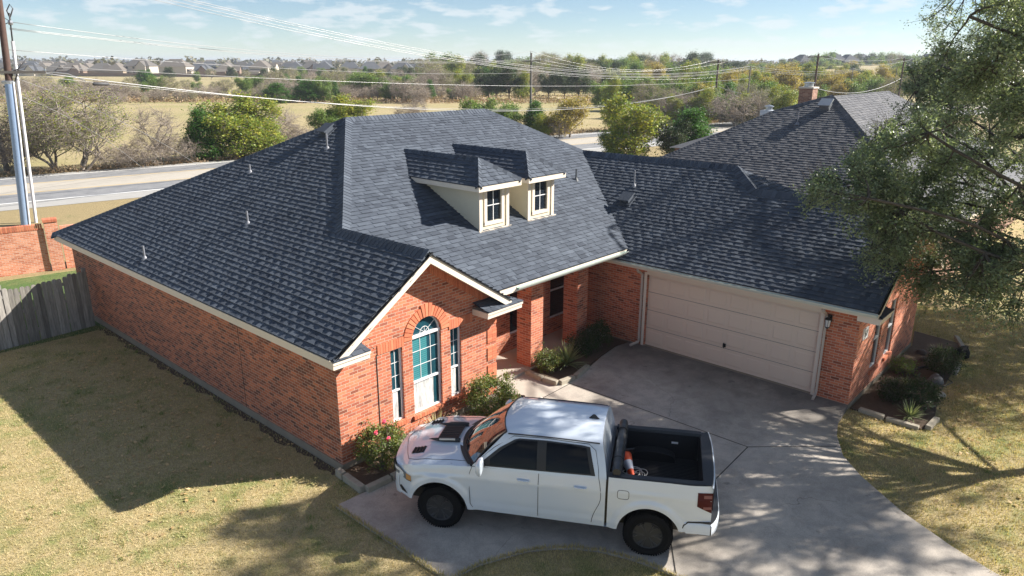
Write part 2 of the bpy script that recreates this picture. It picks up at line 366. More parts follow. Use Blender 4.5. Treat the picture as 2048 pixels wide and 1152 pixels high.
# driveway
DR = [(-.82, -.9), (-.82, -4.05), (-.58, -4.03), (-.2, -4.1), (.15, -4.25), (.58, -4.45), (.93, -4.71), (1.22, -5.02), (1.45, -5.39), (1.62, -5.85), (1.72, -6.3), (1.78, -6.9), (1.8, -8), (1.8, -20), (5.0, -20), (5.0, -12), (5.3, -10.54), (5.59, -9.86), (6.11, -8.93), (6.85, -7.99), (7.41, -7.46), (8.2, -7.06), (8.95, -6.84), (9.91, -6.74), (9.91, -.5), (9.3, -.4), (8.4, -.52), (7.63, -.69), (6.66, -.86), (6.1, -.72), (5.1, -.9), (3, -1.05), (.6, -1.0)]
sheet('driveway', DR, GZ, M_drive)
def joint(a, b_, wd=.022):
    a = np.array(a, float); b_ = np.array(b_, float); d = (b_-a)/np.linalg.norm(b_-a); nrm = np.array([-d[1], d[0]])*wd/2
    s = MB(); z = lambda p: GZ(p[0], p[1])+.004
    s.face([(*(p), z(p)) for p in (a-nrm, b_-nrm, b_+nrm, a+nrm)]); tag(s.build('driveway_joint', M_joint), kind='structure')
for a, b_ in (((6.4, -.95), (6.41, -5.79)), ((6.41, -5.79), (7.72, -7.22)), ((6.41, -5.79), (2.9, -5.93)), ((2.82, -5.93), (1.8, -6.66)), ((2.82, -5.93), (2.82, -1.1)), ((5.0, -11.3), (1.8, -11.3)), ((5.1, -.95), (6.4, -.95))): joint(a, b_)
sheet('porch_floor', [(4.6, .36), (9.9, .36), (9.9, 1.66), (4.6, 1.66)], .15, M_walk)
sheet('walkway', [(4.75, -1.0), (6.15, -.8), (6.0, -.5), (6.3, .355), (4.62, .355), (5.1, -.5)], .085, M_walk)
rg0 = random.Random(3); SO = [(-.16-rg0.uniform(0, .06)-.05*math.sin(k*.31)-.05*math.sin(k*.83), 12.9-k*.1) for k in range(129)]
sheet('bare_soil', [(-.02, 0.0), (-.02, 12.9)]+SO, -.002, M_mulch)
sheet('planting_bed', [(-.05, -.88), (4.7, -.88), (5.0, -.45), (4.58, -.02), (-.05, -.02)], .05, M_mulch)
sheet('planting_bed', [(6.12, -.62), (6.62, -.78), (7.62, -.62), (8.5, -.46), (9.3, -.34), (9.88, -.45), (9.88, .34), (6.3, .34)], .11, M_mulch)
sheet('planting_bed', [(10.0, -6.78), (10.0, -8.35), (10.4, -8.5), (12.4, -8.2), (14.7, -8.1), (16.6, -8.05), (16.9, -6.5), (15.5, -6.78)], .03, M_mulch)

# ------------------------------------------------------------------ roof / wall builders
def clip(poly, a, b_):          # keep the left side of a->b
    out = []; n = len(poly); s = lambda p: (b_[0]-a[0])*(p[1]-a[1])-(b_[1]-a[1])*(p[0]-a[0])
    for i in range(n):
        p, q = poly[i], poly[(i+1) % n]; sp_, sq = s(p), s(q)
        if sp_ >= 0: out.append(p)
        if (sp_ >= 0) != (sq >= 0):
            k = sp_/(sp_-sq); out.append((p[0]+(q[0]-p[0])*k, p[1]+(q[1]-p[1])*k))
    return out
def shingles(mb, pieces, o, u, seed=1, e=.143, lift=.02, hb=.013, hr=.011, deck=True, wlo=.08, whi=.24):
    """pieces: convex 3-D polygons lying in one roof plane; o a point on it at eave level, u the eave direction."""
    o = np.array(o, float); u = np.array(u, float); u /= np.linalg.norm(u)
    P0 = [np.array(p, float) for p in pieces[0]]
    nrm = np.cross(P0[1]-P0[0], P0[2]-P0[0]); nrm /= np.linalg.norm(nrm)
    if nrm[2] < 0: nrm = -nrm
    v = np.cross(nrm, u); v /= np.linalg.norm(v)
    if v[2] < 0: v = -v; u = -u
    rng = random.Random(seed)
    PL = []
    for pc in pieces:
        q = [((np.array(p)-o)@u, (np.array(p)-o)@v) for p in pc]
        ar = sum(q[i][0]*q[(i+1) % len(q)][1]-q[(i+1) % len(q)][0]*q[i][1] for i in range(len(q)))
        if ar < 0: q = q[::-1]
        PL.append(q)
        if deck: mb.face([o+u*a+v*b_ for a, b_ in q], .2)
    us = [p[0] for q in PL for p in q]; vs_ = [p[1] for q in PL for p in q]
    u0, u1, v0, v1 = min(us), max(us), min(vs_), max(vs_)
    def W(a, b_, h): return o+u*a+v*b_+nrm*(h+lift)
    r0 = math.floor(v0/e); r1 = math.ceil(v1/e)
    for r in range(r0, r1):
        va, vb = r*e, (r+1)*e; cu = u0-rng.random()*.3; up = rng.random() < .5; rowc = rng.uniform(-.05, .05)
        while cu < u1:
            wd = rng.uniform(wlo, whi)*(1.0 if up else .8); ua, ub = cu, cu+wd; cu = ub
            h = hb+(hr if up else 0)+rng.uniform(-.001, .0015); up = not up
            col = min(1, max(0, rng.gauss(.5, .19)+rowc))
            for q in PL:
                pu = [p[0] for p in q]; pv = [p[1] for p in q]
                if ub < min(pu) or ua > max(pu) or vb < min(pv) or va > max(pv): continue
                t4 = [(ua, va), (ub, va), (ub, vb), (ua, vb)]; c4 = t4
                for i in range(len(q)):
                    c4 = clip(c4, q[i], q[(i+1) % len(q)])
                    if len(c4) < 3: break
                if len(c4) < 3: continue
                hh = lambda b_: h*(vb-b_)/e
                mb.face([W(a, b_, hh(b_)) for a, b_ in c4], col)
                bot = sorted([p[0] for p in c4 if abs(p[1]-va) < 1e-6])
                if len(bot) >= 2 and bot[-1]-bot[0] > 1e-4:
                    mb.face([W(bot[0], va, -.004), W(bot[-1], va, -.004), W(bot[-1], va, h), W(bot[0], va, h)], col*.8)
                if c4 == t4 or len(c4) == 4:
                    if abs(c4[0][0]-ua) < 1e-6:
                        mb.face([W(ua, va, 0), W(ua, va, h), W(ua, vb, 0)], col); mb.face([W(ub, va, 0), W(ub, vb, 0), W(ub, va, h)], col)
def caps(mb, p0, p1, w1, w2, wid=.18, seed=3, lift=.035, step=.14):
    """overlapping hip/ridge cap shingles from p0 (low end) to p1; w1, w2: unit vectors down each slope"""
    p0, p1, w1, w2 = [np.array(q, float) for q in (p0, p1, w1, w2)]; L = np.linalg.norm(p1-p0); t = (p1-p0)/L
    w1 = w1/np.linalg.norm(w1); w2 = w2/np.linalg.norm(w2)
    upv = np.cross(t, w1); upv = upv if upv[2] > 0 else -upv; up2 = np.cross(t, w2); up2 = up2 if up2[2] > 0 else -up2
    c_up = (upv+up2)/np.linalg.norm(upv+up2)
    rng = random.Random(seed); n = int(L/step)
    for i in range(n+1):
        a = p0+t*min(i*step, L); b_ = p0+t*min((i+1.25)*step, L+.02); col = min(1, max(0, rng.gauss(.5, .2)))
        ha, hb_ = lift+.014, lift
        A0 = a+c_up*(ha+.042); B0 = b_+c_up*(hb_+.042)
        A1 = a+w1*wid+upv*(ha-.012); B1 = b_+w1*wid+upv*(hb_-.012); A2 = a+w2*wid+up2*(ha-.012); B2 = b_+w2*wid+up2*(hb_-.012)
        mb.face([A0, B0, B1, A1], col); mb.face([A0, A2, B2, B0], col)
        dn = c_up*.045
        mb.face([A0, A1, A1-dn, A0-dn], col*.8); mb.face([A0, A0-dn, A2-dn, A2], col*.8)
        mb.face([A1, B1, B1-dn, A1-dn], col*.8); mb.face([A2, A2-dn, B2-dn, B2], col*.8)
def wall(mb, outer, holes, o, u, depth=.11, inward=None):
    """outer/holes: (s, z) polygons; o origin, u horizontal unit; reveals go 'inward'"""
    o = np.array(o, float); u = np.array(u, float); inw = np.array(inward, float)
    W = lambda s_, z, d=0: o+u*s_+np.array([0, 0, z])+inw*d
    polys = [[Vector((a, b_, 0)) for a, b_ in outer]]+[[Vector((a, b_, 0)) for a, b_ in h] for h in holes]
    flat = [q for pl in ([outer]+list(holes)) for q in pl]
    nout = -inw
    for t3 in tessellate_polygon(polys):
        p = [flat[i] for i in t3]; w3 = [W(*q) for q in p]
        if np.cross(w3[1]-w3[0], w3[2]-w3[0])@nout < 0: w3 = w3[::-1]; p = p[::-1]
        mb.face(w3, .5, p)
    for h in holes:
        for i in range(len(h)):
            a, b_ = h[i], h[(i+1) % len(h)]
            if abs(a[0]-b_[0]) < 1e-5: uv = [(0, a[1]), (0, b_[1]), (depth, b_[1]), (depth, a[1])]
            else: uv = [(a[0], 0), (b_[0], 0), (b_[0], depth), (a[0], depth)]
            mb.face([W(*a), W(*b_), W(*b_, depth), W(*a, depth)], .5, uv)
def bar(mb, a, b_, w_, h_, up=(0, 0, 1), c=.5, off=(0, 0)):
    """rectangular bar from a to b: w_ sideways, h_ along up"""
    a, b_, up = Vector(a), Vector(b_), Vector(up); t = (b_-a).normalized(); sd_ = t.cross(up).normalized(); up = sd_.cross(t).normalized()
    P = []
    for p in (a, b_):
        for i, j in ((-.5, -.5), (.5, -.5), (.5, .5), (-.5, .5)): P.append(p+sd_*(i*w_+off[0])+up*(j*h_+off[1]))
    bb = len(mb.V); mb.V += [tuple(p) for p in P]
    for f in ((3,2,1,0),(4,5,6,7),(0,1,5,4),(1,2,6,5),(2,3,7,6),(3,0,4,7)): mb.F.append(tuple(bb+i for i in f)); mb.C.append(c); mb.UV.append([(0,0),(w_,0),(w_,h_),(0,h_)])
# ------------------------------------------------------------------ the brick house
HO = empty('brick_house', (0, 0, 0), 0, 'red brick house with dark shingle roof, two dormers and wide cream garage door', 'house')
He, S_, OV, OG = 2.69, .641, .33, .42
HP, YP, SF = 2.911, -.211, .498
HG, HM, X7, Y7, X8 = 4.30, 6.43, 5.50, 6.86, 11.38
XG, HEG, SG, XW, YG = 9.578, 2.657, .621, 9.91, -6.73
XR, HR, Y9, Y10 = 13.41, 5.04, 4.06, -1.72
XA, HA, YA = 12.60, 4.54, -2.72
APX, W1, GE = 2.17, 4.6, 4.64
zr = lambda x: HG-S_*(x-APX)
zl = lambda x: He+S_*(x+OV)
# walls ------------------------------------------------
def circ(cx, cz, r, a0, a1, n): return [(cx+r*math.cos(R_(a0+(a1-a0)*i/n)), cz+r*math.sin(R_(a0+(a1-a0)*i/n))) for i in range(n+1)]
arch = [(1.96, .56), (2.80, .56), (2.80, 2.36)]+circ(2.38, 2.36, .42, 0, 180, 20)[1:-1]+[(1.96, 2.36)]
h1 = [(1.36, .58), (1.68, .58), (1.68, 2.28), (1.36, 2.28)]; h2 = [(3.08, .58), (3.42, .58), (3.42, 2.28), (3.08, 2.28)]
s = MB(); wall(s, [(0, .18), (W1, .18), (W1, zr(W1)-.09), (APX, HG-.09), (0, zl(0)-.09)], [h1, arch, h2], (0, 0, 0), (1, 0, 0), .11, (0, 1, 0)); s.build('wall', M_brick, HO)
s = MB(); wall(s, [(0, .18), (14.6, .18), (14.6, 2.60), (0, 2.60)], [], (0, 14.6, 0), (0, -1, 0), .1, (1, 0, 0)); s.build('wall', M_brickshade, HO)
s = MB(); wall(s, [(0, .15), (1.7, .15), (1.7, 2.6), (0, 2.6)], [], (W1, 0, 0), (0, 1, 0), .1, (-1, 0, 0)); s.build('wall', M_brick, HO)
pw = [[(6.93-W1, .62), (7.75-W1, .62), (7.75-W1, 2.35), (6.93-W1, 2.35)], [(8.74-W1, .62), (9.56-W1, .62), (9.56-W1, 2.35), (8.74-W1, 2.35)]]
s = MB(); wall(s, [(0, .15), (XW-W1, .15), (XW-W1, 3.0), (0, 3.0)], pw, (W1, 1.65, 0), (1, 0, 0), .1, (0, 1, 0)); s.build('wall', M_brick, HO)
gd = [(.947, .12), (5.83, .12), (5.83, 2.30), (.947, 2.30)]
s = MB(); wall(s, [(-1.65, .12), (6.73, .12), (6.73, 2.62), (-1.65, 2.62)], [gd], (XW, 0, 0), (0, -1, 0), .14, (1, 0, 0)); s.build('wall', M_brick, HO)
gw = [[(1.42, .56), (2.02, .56), (2.02, 2.14), (1.42, 2.14)], [(2.62, .56), (3.22, .56), (3.22, 2.14), (2.62, 2.14)]]
za = lambda x: HA-SG*abs(x-XA)-.09
s = MB(); wall(s, [(0, .12), (5.56, .12), (5.56, za(XW+5.56)), (XA-XW, HA-.09), (0, za(XW))], gw, (XW, YG, 0), (1, 0, 0), .1, (0, 1, 0)); s.build('wall', M_brick, HO)
s = MB(); wall(s, [(0, .12), (20, .12), (20, 2.6), (0, 2.6)], [], (XW+5.56, YG, 0), (0, 1, 0), .1, (-1, 0, 0))
wall(s, [(0, .12), (15.5, .12), (15.5, 2.6), (0, 2.6)], [], (15.5, 14.6, 0), (-1, 0, 0), .1, (0, -1, 0)); s.build('wall', M_brick, HO)
# slab foundation
s = MB(); s.box((-.02, -.02, -.3), (W1+.015, 14.62, .18)); s.box((XW-.02, -.95, -.3), (XW+.3, 1.6, .12)); s.box((XW-.02, YG-.02, -.3), (XW+.3, -5.83, .12)); s.box((XW+.3, YG-.02, -.3), (XW+5.58, 14, .119)); s.build('foundation', M_conc0, HO)
# control joint on the side wall
s = MB(); s.box((-.004, 3.86, .18), (0.0, 3.875, 2.52)); s.build('control_joint', M_joint, HO)
# soldier / arch / sill bricks ------------------------
def brickpiece(mb, P, y0, y1, c):   # P 4 (x,z) ; block from y1 (wall) to y0 (front)
    f = [(x, y0, z) for x, z in P]; k = [(x, y1, z) for x, z in P]
    mb.face(f, c)
    for i in range(4): j = (i+1) % 4; mb.face([f[j], f[i], k[i], k[j]], c)
rng = random.Random(5)
s = MB()
for i in range(19):
    a0, a1 = R_(i*180/19+.9), R_((i+1)*180/19-.9); ri, ro = .425, .425+(.30 if 8 <= i <= 10 else .235)
    P = [(2.38+ri*math.cos(a0), 2.36+ri*math.sin(a0)), (2.38+ri*math.cos(a1), 2.36+ri*math.sin(a1)), (2.38+ro*math.cos(a1), 2.36+ro*math.sin(a1)), (2.38+ro*math.cos(a0), 2.36+ro*math.sin(a0))]
    brickpiece(s, P[::-1], -.022-(.012 if 8 <= i <= 10 else 0), 0, rng.uniform(.3, .8))
s.build('brick_arch', M_sb, HO)
def soldier(x0, x1, z0, z1, y0=-.018, nm='lintel', step=.074):
    s = MB(); n = max(1, round((x1-x0)/step)); st = (x1-x0)/n
    for i in range(n): brickpiece(s, [(x0+i*st+.004, z0), (x0+(i+1)*st-.004, z0), (x0+(i+1)*st-.004, z1), (x0+i*st+.004, z1)], y0, 0, rng.uniform(.3, .8))
    s.build(nm, M_sb, HO)
soldier(1.02, 1.725, 2.285, 2.50); soldier(3.03, 3.78, 2.285, 2.50)
for x0, x1, z in ((1.30, 1.74, .58), (1.90, 2.86, .56), (3.02, 3.48, .58)):
    s = MB(); n = round((x1-x0)/.074); st = (x1-x0)/n
    for i in range(n):
        a, b_ = x0+i*st+.004, x0+(i+1)*st-.004; c = rng.uniform(.3, .8)
        s.box((a, -.055, z-.10), (b_, .06, z-.012), c)
    s.build('window_sill', M_sb, HO)
# quoin blocks at the right corner and the recessed strip left of the windows
z = .2
while z < 2.3:
    s = MB()
    for k in range(5):
        zz0 = z+k*.0685
        for xx in (4.28, 4.44): brickpiece(s, [(xx+.003, zz0+.004), (xx+.157, zz0+.004), (xx+.157, zz0+.064), (xx+.003, zz0+.064)], -.022, 0, rng.uniform(.25, .8))
    z += .46
    s.build('quoin', M_sb, HO)
s = MB(); s.box((.985, -.012, .2), (1.0, 0, 2.30)); s.build('wall_groove', M_joint, HO)
# soldier course that follows the gable rake
s = MB(); n = 44
for sd_, xa, xb in ((1, .05, APX-.02), (-1, W1-.03, APX+.02)):
    for i in range(n):
        xm = xa+(xb-xa)*(i+.5)/n; hw = abs(xb-xa)/n/2-.004; zt = (zl(xm) if sd_ > 0 else zr(xm))-.13
        if sd_ < 0 or True: brickpiece(s, [(xm-hw, zt-.21-sd_*S_*hw), (xm+hw, zt-.21+sd_*S_*hw), (xm+hw, zt+sd_*S_*hw), (xm-hw, zt-sd_*S_*hw)], -.012, 0, rng.uniform(.25, .8))
s.build('brick_rake_course', M_sb, HO)

# windows ----------------------------------------------
m, t, b = new('blind_with_sky_tint'); oc = objc(t); wv = nn(t, 'ShaderNodeTexWave'); wv.bands_direction = 'Z'; wv.inputs['Scale'].default_value = 6.5; t.links.new(oc, wv.inputs[0])
c = mixc(t, wv.outputs[0], (.035, .17, .19), (.07, .27, .29)); t.links.new(c, b.inputs['Base Color']); b.inputs['Roughness'].default_value = .25; b.inputs['Coat Weight'].default_value = .6; M_teal = m  # blind slats, with the teal of sky reflected in the glass painted in
m, t, b = new('dark_sky_tint_pane'); c = mixc(t, noi(t, 3, 3, .5, objc(t)), (.008, .035, .05), (.02, .09, .12)); t.links.new(c, b.inputs['Base Color']); b.inputs['Roughness'].default_value = .06; M_tealdk = m  # dark pane, sky's teal reflection mixed into its base colour
m, t, b = new('lace_curtain_behind_glass'); oc = objc(t); mp = nn(t, 'ShaderNodeMapping'); mp.inputs['Scale'].default_value = (9, 9, 1.5); t.links.new(oc, mp.inputs[0])
c = ramp(t, noi(t, 1.6, 5, .7, mp.outputs[0]), [(.35, (.30, .31, .31)), (.55, (.62, .62, .60)), (.75, (.8, .8, .78))]); t.links.new(c, b.inputs['Base Color']); b.inputs['Roughness'].default_value = .5; M_lace = m
def frame_rect(mb, x0, x1, z0, z1, y, w_=.035, d=.05, o=None):
    mb.box((x0, y, z0), (x0+w_, y+d, z1)); mb.box((x1-w_, y, z0), (x1, y+d, z1)); mb.box((x0+w_, y, z0), (x1-w_, y+d, z0+w_)); mb.box((x0+w_, y, z1-w_), (x1-w_, y+d, z1))
def tall_window(x0, x1, z0, z1, sash, cols, rows, nm='window', dark=M_tealdk):
    s = MB(); frame_rect(s, x0, x1, z0, z1, .05); s.box((x0+.035, .052, sash-.02), (x1-.035, .098, sash+.02)); W_ = s.build(nm, M_wh, HO)
    s = MB(); s.box((x0+.035, .085, sash+.02), (x1-.035, .09, z1-.035)); s.build('upper_pane', dark, W_)
    s = MB(); s.box((x0+.035, .085, z0+.035), (x0+(x1-x0)*.66, .09, sash-.02)); s.build('curtain', M_lace, W_)
    s = MB(); s.box((x0+(x1-x0)*.66, .085, z0+.035), (x1-.035, .09, sash-.02)); s.build('lower_pane', M_tealdk, W_)
    s = MB()
    for i in range(1, cols): xx = x0+.035+(x1-x0-.07)*i/cols; s.box((xx-.006, .078, sash+.02), (xx+.006, .0845, z1-.035))
    for i in range(1, rows): zz_ = sash+.02+(z1-.055-sash)*i/rows; s.box((x0+.035, .0775, zz_-.006), (x1-.035, .084, zz_+.006))
    s.build('muntin', M_wh, W_)
    return W_
tall_window(1.36, 1.68, .58, 2.28, 1.30, 2, 3); tall_window(3.08, 3.42, .58, 2.28, 1.30, 2, 3)
s = MB(); frame_rect(s, 1.96, 2.80, .56, 2.40, .05, .04); s.box((2.0, .052, 1.28), (2.76, .098, 1.33)); s.box((1.96, .03, 2.34), (2.80, .05, 2.405))
pts = circ(2.38, 2.38, .40, 0, 180, 24)
for a, b_ in zip(pts, pts[1:]): bar(s, (a[0], .075, a[1]), (b_[0], .075, b_[1]), .05, .04, up=(0, 0, 1) if abs(a[0]-2.38) < .3 else (1, 0, 0))
AW = s.build('arched_window', M_wh, HO)
s = MB(); s.box((2.0, .085, 1.33), (2.44, .09, 2.36)); s.build('sky_tinted_blind', M_teal, AW)
s = MB(); s.box((2.44, .0852, 1.33), (2.76, .0902, 2.36)); s.build('upper_pane', M_tealdk, AW)
s = MB(); s.box((2.0, .085, .6), (2.60, .09, 1.28)); s.build('curtain', M_lace, AW)
s = MB(); s.box((2.60, .0852, .6), (2.76, .0902, 1.28)); s.build('lower_pane', M_tealdk, AW)
s = MB(); P = circ(2.38, 2.38, .40, 0, 180, 24)
for a, b_ in zip(P, P[1:]): s.face([(2.38, .086, 2.38), (a[0], .086, a[1]), (b_[0], .086, b_[1])])
s.build('fanlight_pane', M_tealdk, AW)
s = MB()
for xx in (2.24, 2.54): s.box((xx-.006, .076, 1.33), (xx+.006, .083, 2.36))
for zz_ in (1.67, 2.01): s.box((2.0, .0765, zz_-.006), (2.76, .0835, zz_+.006))
for a, b_ in zip(circ(2.38, 2.40, .13, 0, 180, 12), circ(2.38, 2.40, .13, 0, 180, 12)[1:]): bar(s, (a[0], .08, a[1]), (b_[0], .08, b_[1]), .008, .012)
for an in (35, 90, 145):
    r = .13 if an == 90 else .39; bar(s, (2.38, .08, 2.40), (2.38+r*math.cos(R_(an)), .08, 2.40+r*math.sin(R_(an))), .008, .012, up=(0, 1, 0))
s.build('muntin', M_wh, AW)
# porch windows (dark) and garage-gable windows
def simple_window(x0, x1, z0, z1, y, sash):
    s = MB(); frame_rect(s, x0, x1, z0, z1, y+.04, .045); s.box((x0+.045, y+.042, sash-.025), (x1-.045, y+.088, sash+.025)); W_ = s.build('window', M_wh, HO)
    s = MB(); s.box((x0+.045, y+.072, z0+.045), (x1-.045, y+.078, sash-.025)); s.build('lower_pane', M_glass, W_)
    s = MB(); s.box((x0+.045, y+.072, sash+.025), (x1-.045, y+.078, z1-.045)); s.build('upper_pane', M_glass, W_)
simple_window(6.93, 7.75, .62, 2.35, 1.65, 1.5); simple_window(8.74, 9.56, .62, 2.35, 1.65, 1.5)
simple_window(XW+1.42, XW+2.02, .56, 2.14, YG, 1.35); simple_window(XW+2.62, XW+3.22, .56, 2.14, YG, 1.35)
for x0 in (XW+1.42, XW+2.62):
    s = MB()
    for i in range(9): s.box((x0-.03+i*.074+.004, YG-.055, .46), (x0-.03+(i+1)*.074-.004, YG+.05, .55), rng.uniform(.3, .8))
    s.build('window_sill', M_sb, HO)
# porch columns
for cx_, cy_ in ((6.41, .42), (8.51, .47)):
    s = MB(); s.box((cx_, cy_, .1), (cx_+.5, cy_+.5, 2.86)); s.build('porch_column', M_brick, HO)
    
# garage door --------------------------------------------
s = MB(); xd = XW+.12
s.box((xd, -5.83, .12), (xd+.05, -.947, 2.30))
rows, cols = 4, 8; pw_, ph = 4.883/cols, 2.18/rows
for r in range(rows):
    for c in range(cols):
        y1 = -.947-c*pw_-.06; y0 = -.947-(c+1)*pw_+.06; z0 = .12+r*ph+.09; z1 = .12+(r+1)*ph-.09
        f = [(xd-.004, y1, z0), (xd-.004, y0, z0), (xd-.004, y0, z1), (xd-.004, y1, z1)]
        ii = .025; g_ = [(xd-.011, y1-ii, z0+ii), (xd-.011, y0+ii, z0+ii), (xd-.011, y0+ii, z1-ii), (xd-.011, y1-ii, z1-ii)]
        s.face(g_[::-1]); 
        for i in range(4): j = (i+1) % 4; s.face([f[j], f[i], g_[i], g_[j]])
GD = s.build('garage_door', M_door, HO)
s = MB(); s.box((XW-.012, -5.83, .05), (XW+.125, -.947, .126)); s.build('door_threshold', M_conc0, HO)
s = MB()
for r in range(1, rows): s.box((xd-.006, -5.83, .12+r*ph-.005), (xd-.001, -.947, .12+r*ph+.005))
s.build('panel_seam', plain('seam_shadow_gap', (.16, .15, .14), .8), GD)
s = MB(); s.box((xd-.03, -3.44, .70), (xd-.002, -3.36, .80)); s.tube([(xd-.05, -3.40, .68), (xd-.05, -3.40, .84)], .012); s.build('handle', M_black, GD)
s = MB(); s.box((XW-.012, -.945, .12), (XW+.11, -.86, 2.36)); s.box((XW-.012, -5.92, .12), (XW+.11, -5.832, 2.36)); s.box((XW-.014, -5.83, 2.30), (XW+.11, -.945, 2.46)); s.build('garage_door_frame', M_trim, HO)
# wall lamp, downspouts, plaque ---------------------------
s = MB(); s.box((XW-.03, -6.10, 2.13), (XW, -6.0, 2.30)); s.tube([(XW-.03, -6.05, 2.26), (XW-.13, -6.05, 2.30), (XW-.13, -6.05, 2.24)], .012)
s.lathe([(.02, 2.26), (.075, 2.22), (.08, 2.20), (.03, 2.19)], 8, Matrix.Translation((XW-.13, -6.05, 0))); s.lathe([(.05, 2.0), (.055, 2.02), (.02, 1.97)], 8, Matrix.Translation((XW-.13, -6.05, 0)))
for k in range(4): a = k*math.pi/2+.4; s.tube([(XW-.13+.052*math.cos(a), -6.05+.052*math.sin(a), 2.01), (XW-.13+.07*math.cos(a), -6.05+.07*math.sin(a), 2.2)], .006, 4)
LP = s.build('wall_lamp', M_black, HO)
s = MB(); s.lathe([(.045, 2.02), (.062, 2.195)], 8, Matrix.Translation((XW-.13, -6.05, 0))); s.build('lamp_glass', plain('frosted_lamp_glass', (.7, .7, .68), .2), LP)
def spout(y, dx, out):
    s = MB(); x = XW-.055; s.tube([(XG+.0, y, HEG-.16), (XG+.02, y, HEG-.22), (x, y, HEG-.38), (x, y, .30)], .04, 4); s.tube([(x, y, .32), (x-.02, y, .22), (x+out[0], y+out[1], .15)], .042, 4); s.build('downspout', M_dsp, HO)
spout(-5.98, 0, (-.25, -.02)); spout(-.82, 0, (-.28, .12))
s = MB(); s.box((10.27, YG-.03, 1.70), (10.62, YG, 1.98)); PQ = s.build('number_plaque', M_wh, HO)
def text(body, size, mat, parent, M4, nm):
    cu = bpy.data.curves.new(nm, 'FONT'); cu.body = body; cu.size = size; cu.extrude = .002; cu.align_x = 'CENTER'; cu.align_y = 'CENTER'
    ob = bpy.data.objects.new('tmp', cu); COL.objects.link(ob); dg = bpy.context.evaluated_depsgraph_get(); me = bpy.data.meshes.new_from_object(ob.evaluated_get(dg)); bpy.data.objects.remove(ob)
    me.transform(M4); me.materials.clear(); me.materials.append(mat); me.name = nm; return link(nm, me, parent)
text('61', .24, M_black, PQ, Matrix.Translation((10.445, YG-.034, 1.84)) @ Matrix.Rotation(math.pi/2, 4, 'X'), 'number')

# roof planes ---------------------------------------------
s = MB()
L0 = (-OV, 0, He); d_ = 2.57
shingles(s, [[(-OV, -OG, He), (APX, -OG, HG), (APX, d_, HG), (-OV, d_, He)], [(-OV, d_, He), (APX, d_, HG), (X7, Y7, HM), (-OV, 15.0, He)]], L0, (0, 1, 0), 1)
yv = lambda z: YP+(z-HP)/SF
EX = XG+(HP-HEG)/SG   # where the porch eave runs into the garage slope
XV = APX+(HG-HP)/S_   # where it meets the wing's right slope
shingles(s, [[(XV, YP, HP), (EX, YP, HP), (XR, Y9, HR), (X8, Y7, HM), (X7, Y7, HM), (APX, yv(HG), HG)]], (0, YP, HP), (1, 0, 0), 2, wlo=.12, whi=.34)
zg_ = lambda x: HEG+SG*(x-XG)
Q = lambda *pts: [(x, y, zg_(x)) for x, y in pts]
shingles(s, [Q((XG, YG-OG), (XG, YA), (XA, YA), (XA, YG-OG)), Q((XG, YA), (XG, .5), (EX, .5), (EX, YA)), Q((EX, YA), (EX, YP), (XR, Y9), (XR, Y10), (XA, YA))], (XG, 0, HEG), (0, 1, 0), 3)
# wing right slope, garage hip end and right slopes, rear slopes
zra = zr(GE)
zra = zr(GE)
Q2 = lambda *pts: [(x, y, zr(x)) for x, y in pts]
shingles(s, [Q2((APX, -OG), (GE, -OG), (GE, YP), (APX, YP)), Q2((APX, YP), (XV, YP), (APX, yv(HG)))], (GE, 0, zra), (0, 1, 0), 4)
yb = Y10-(HR-3.1)/SF
shingles(s, [[(XR, Y10, HR), (XA, YA, HA), (XA+(HA-3.1)/SG, yb, 3.1), (XR+3.1, yb, 3.1)]], (0, yb, 3.1), (1, 0, 0), 5)
zq = HA-SG*(15.8-XA)
def plane(pts, c=.5): s.face(pts, c); s.face([(p[0], p[1], p[2]-.03) for p in pts][::-1], c)
plane([(XA, YG-OG, HA), (15.8, YG-OG, zq), (15.8, -5.4, zq), (XA+(HA-3.1)/SG, yb, 3.1), (XA, YA, HA)])
plane([(XR, Y10, HR), (XR+3.1, yb, 3.1), (17.2, -6.0, 2.66), (17.2, 15, 2.66), (X8, Y7, HM), (XR, Y9, HR)])
plane([(X7, Y7, HM), (X8, Y7, HM), (17.2, 15, He), (-OV, 15, He)])
s.build('roof', M_sh, HO); RF = bpy.data.objects['roof']
# ridge / hip caps ------------------------------------------
s = MB(); s2 = MB()
nL = (-1, 0, -S_); nF = (0, -1, -SF); nLg = (-1, 0, -SG); nR = (1, 0, -S_); nRg = (1, 0, -SG)
def hipw(p0, p1, a, b_):  # directions perpendicular to the hip inside each plane
    t = np.array(p1, float)-np.array(p0, float); t /= np.linalg.norm(t)
    o = []
    for q in (a, b_): q = np.array(q, float); q = q-t*(q@t); o.append(q/np.linalg.norm(q))
    return o
def cap(p0, p1, a, b_, sd_=3, wid=.185): w_ = hipw(p0, p1, a, b_); caps(s, p0, p1, w_[0], w_[1], wid, sd_)
cap((APX, yv(HG), HG), (X7, Y7, HM), nL, nF, 1)
cap((APX, -OG, HG), (APX, yv(HG)+.1, HG), nL, nR, 2)
cap((X7, Y7, HM), (X8, Y7, HM), nF, (0, 1, -.46), 3)
cap((XR, Y9, HR), (X8, Y7, HM), nF, nRg, 4)
cap((XR, Y10, HR), (XR, Y9+.05, HR), nLg, nRg, 5)
cap((XA, YA, HA), (XR, Y10, HR), nLg, nF, 6)
cap((XA, YG-OG, HA), (XA, YA+.05, HA), nLg, nRg, 7)
cap((-OV, 15.0, He), (X7, Y7, HM), nL, (0, 1, -.46), 8)
s.build('ridge_cap', M_sh, RF)
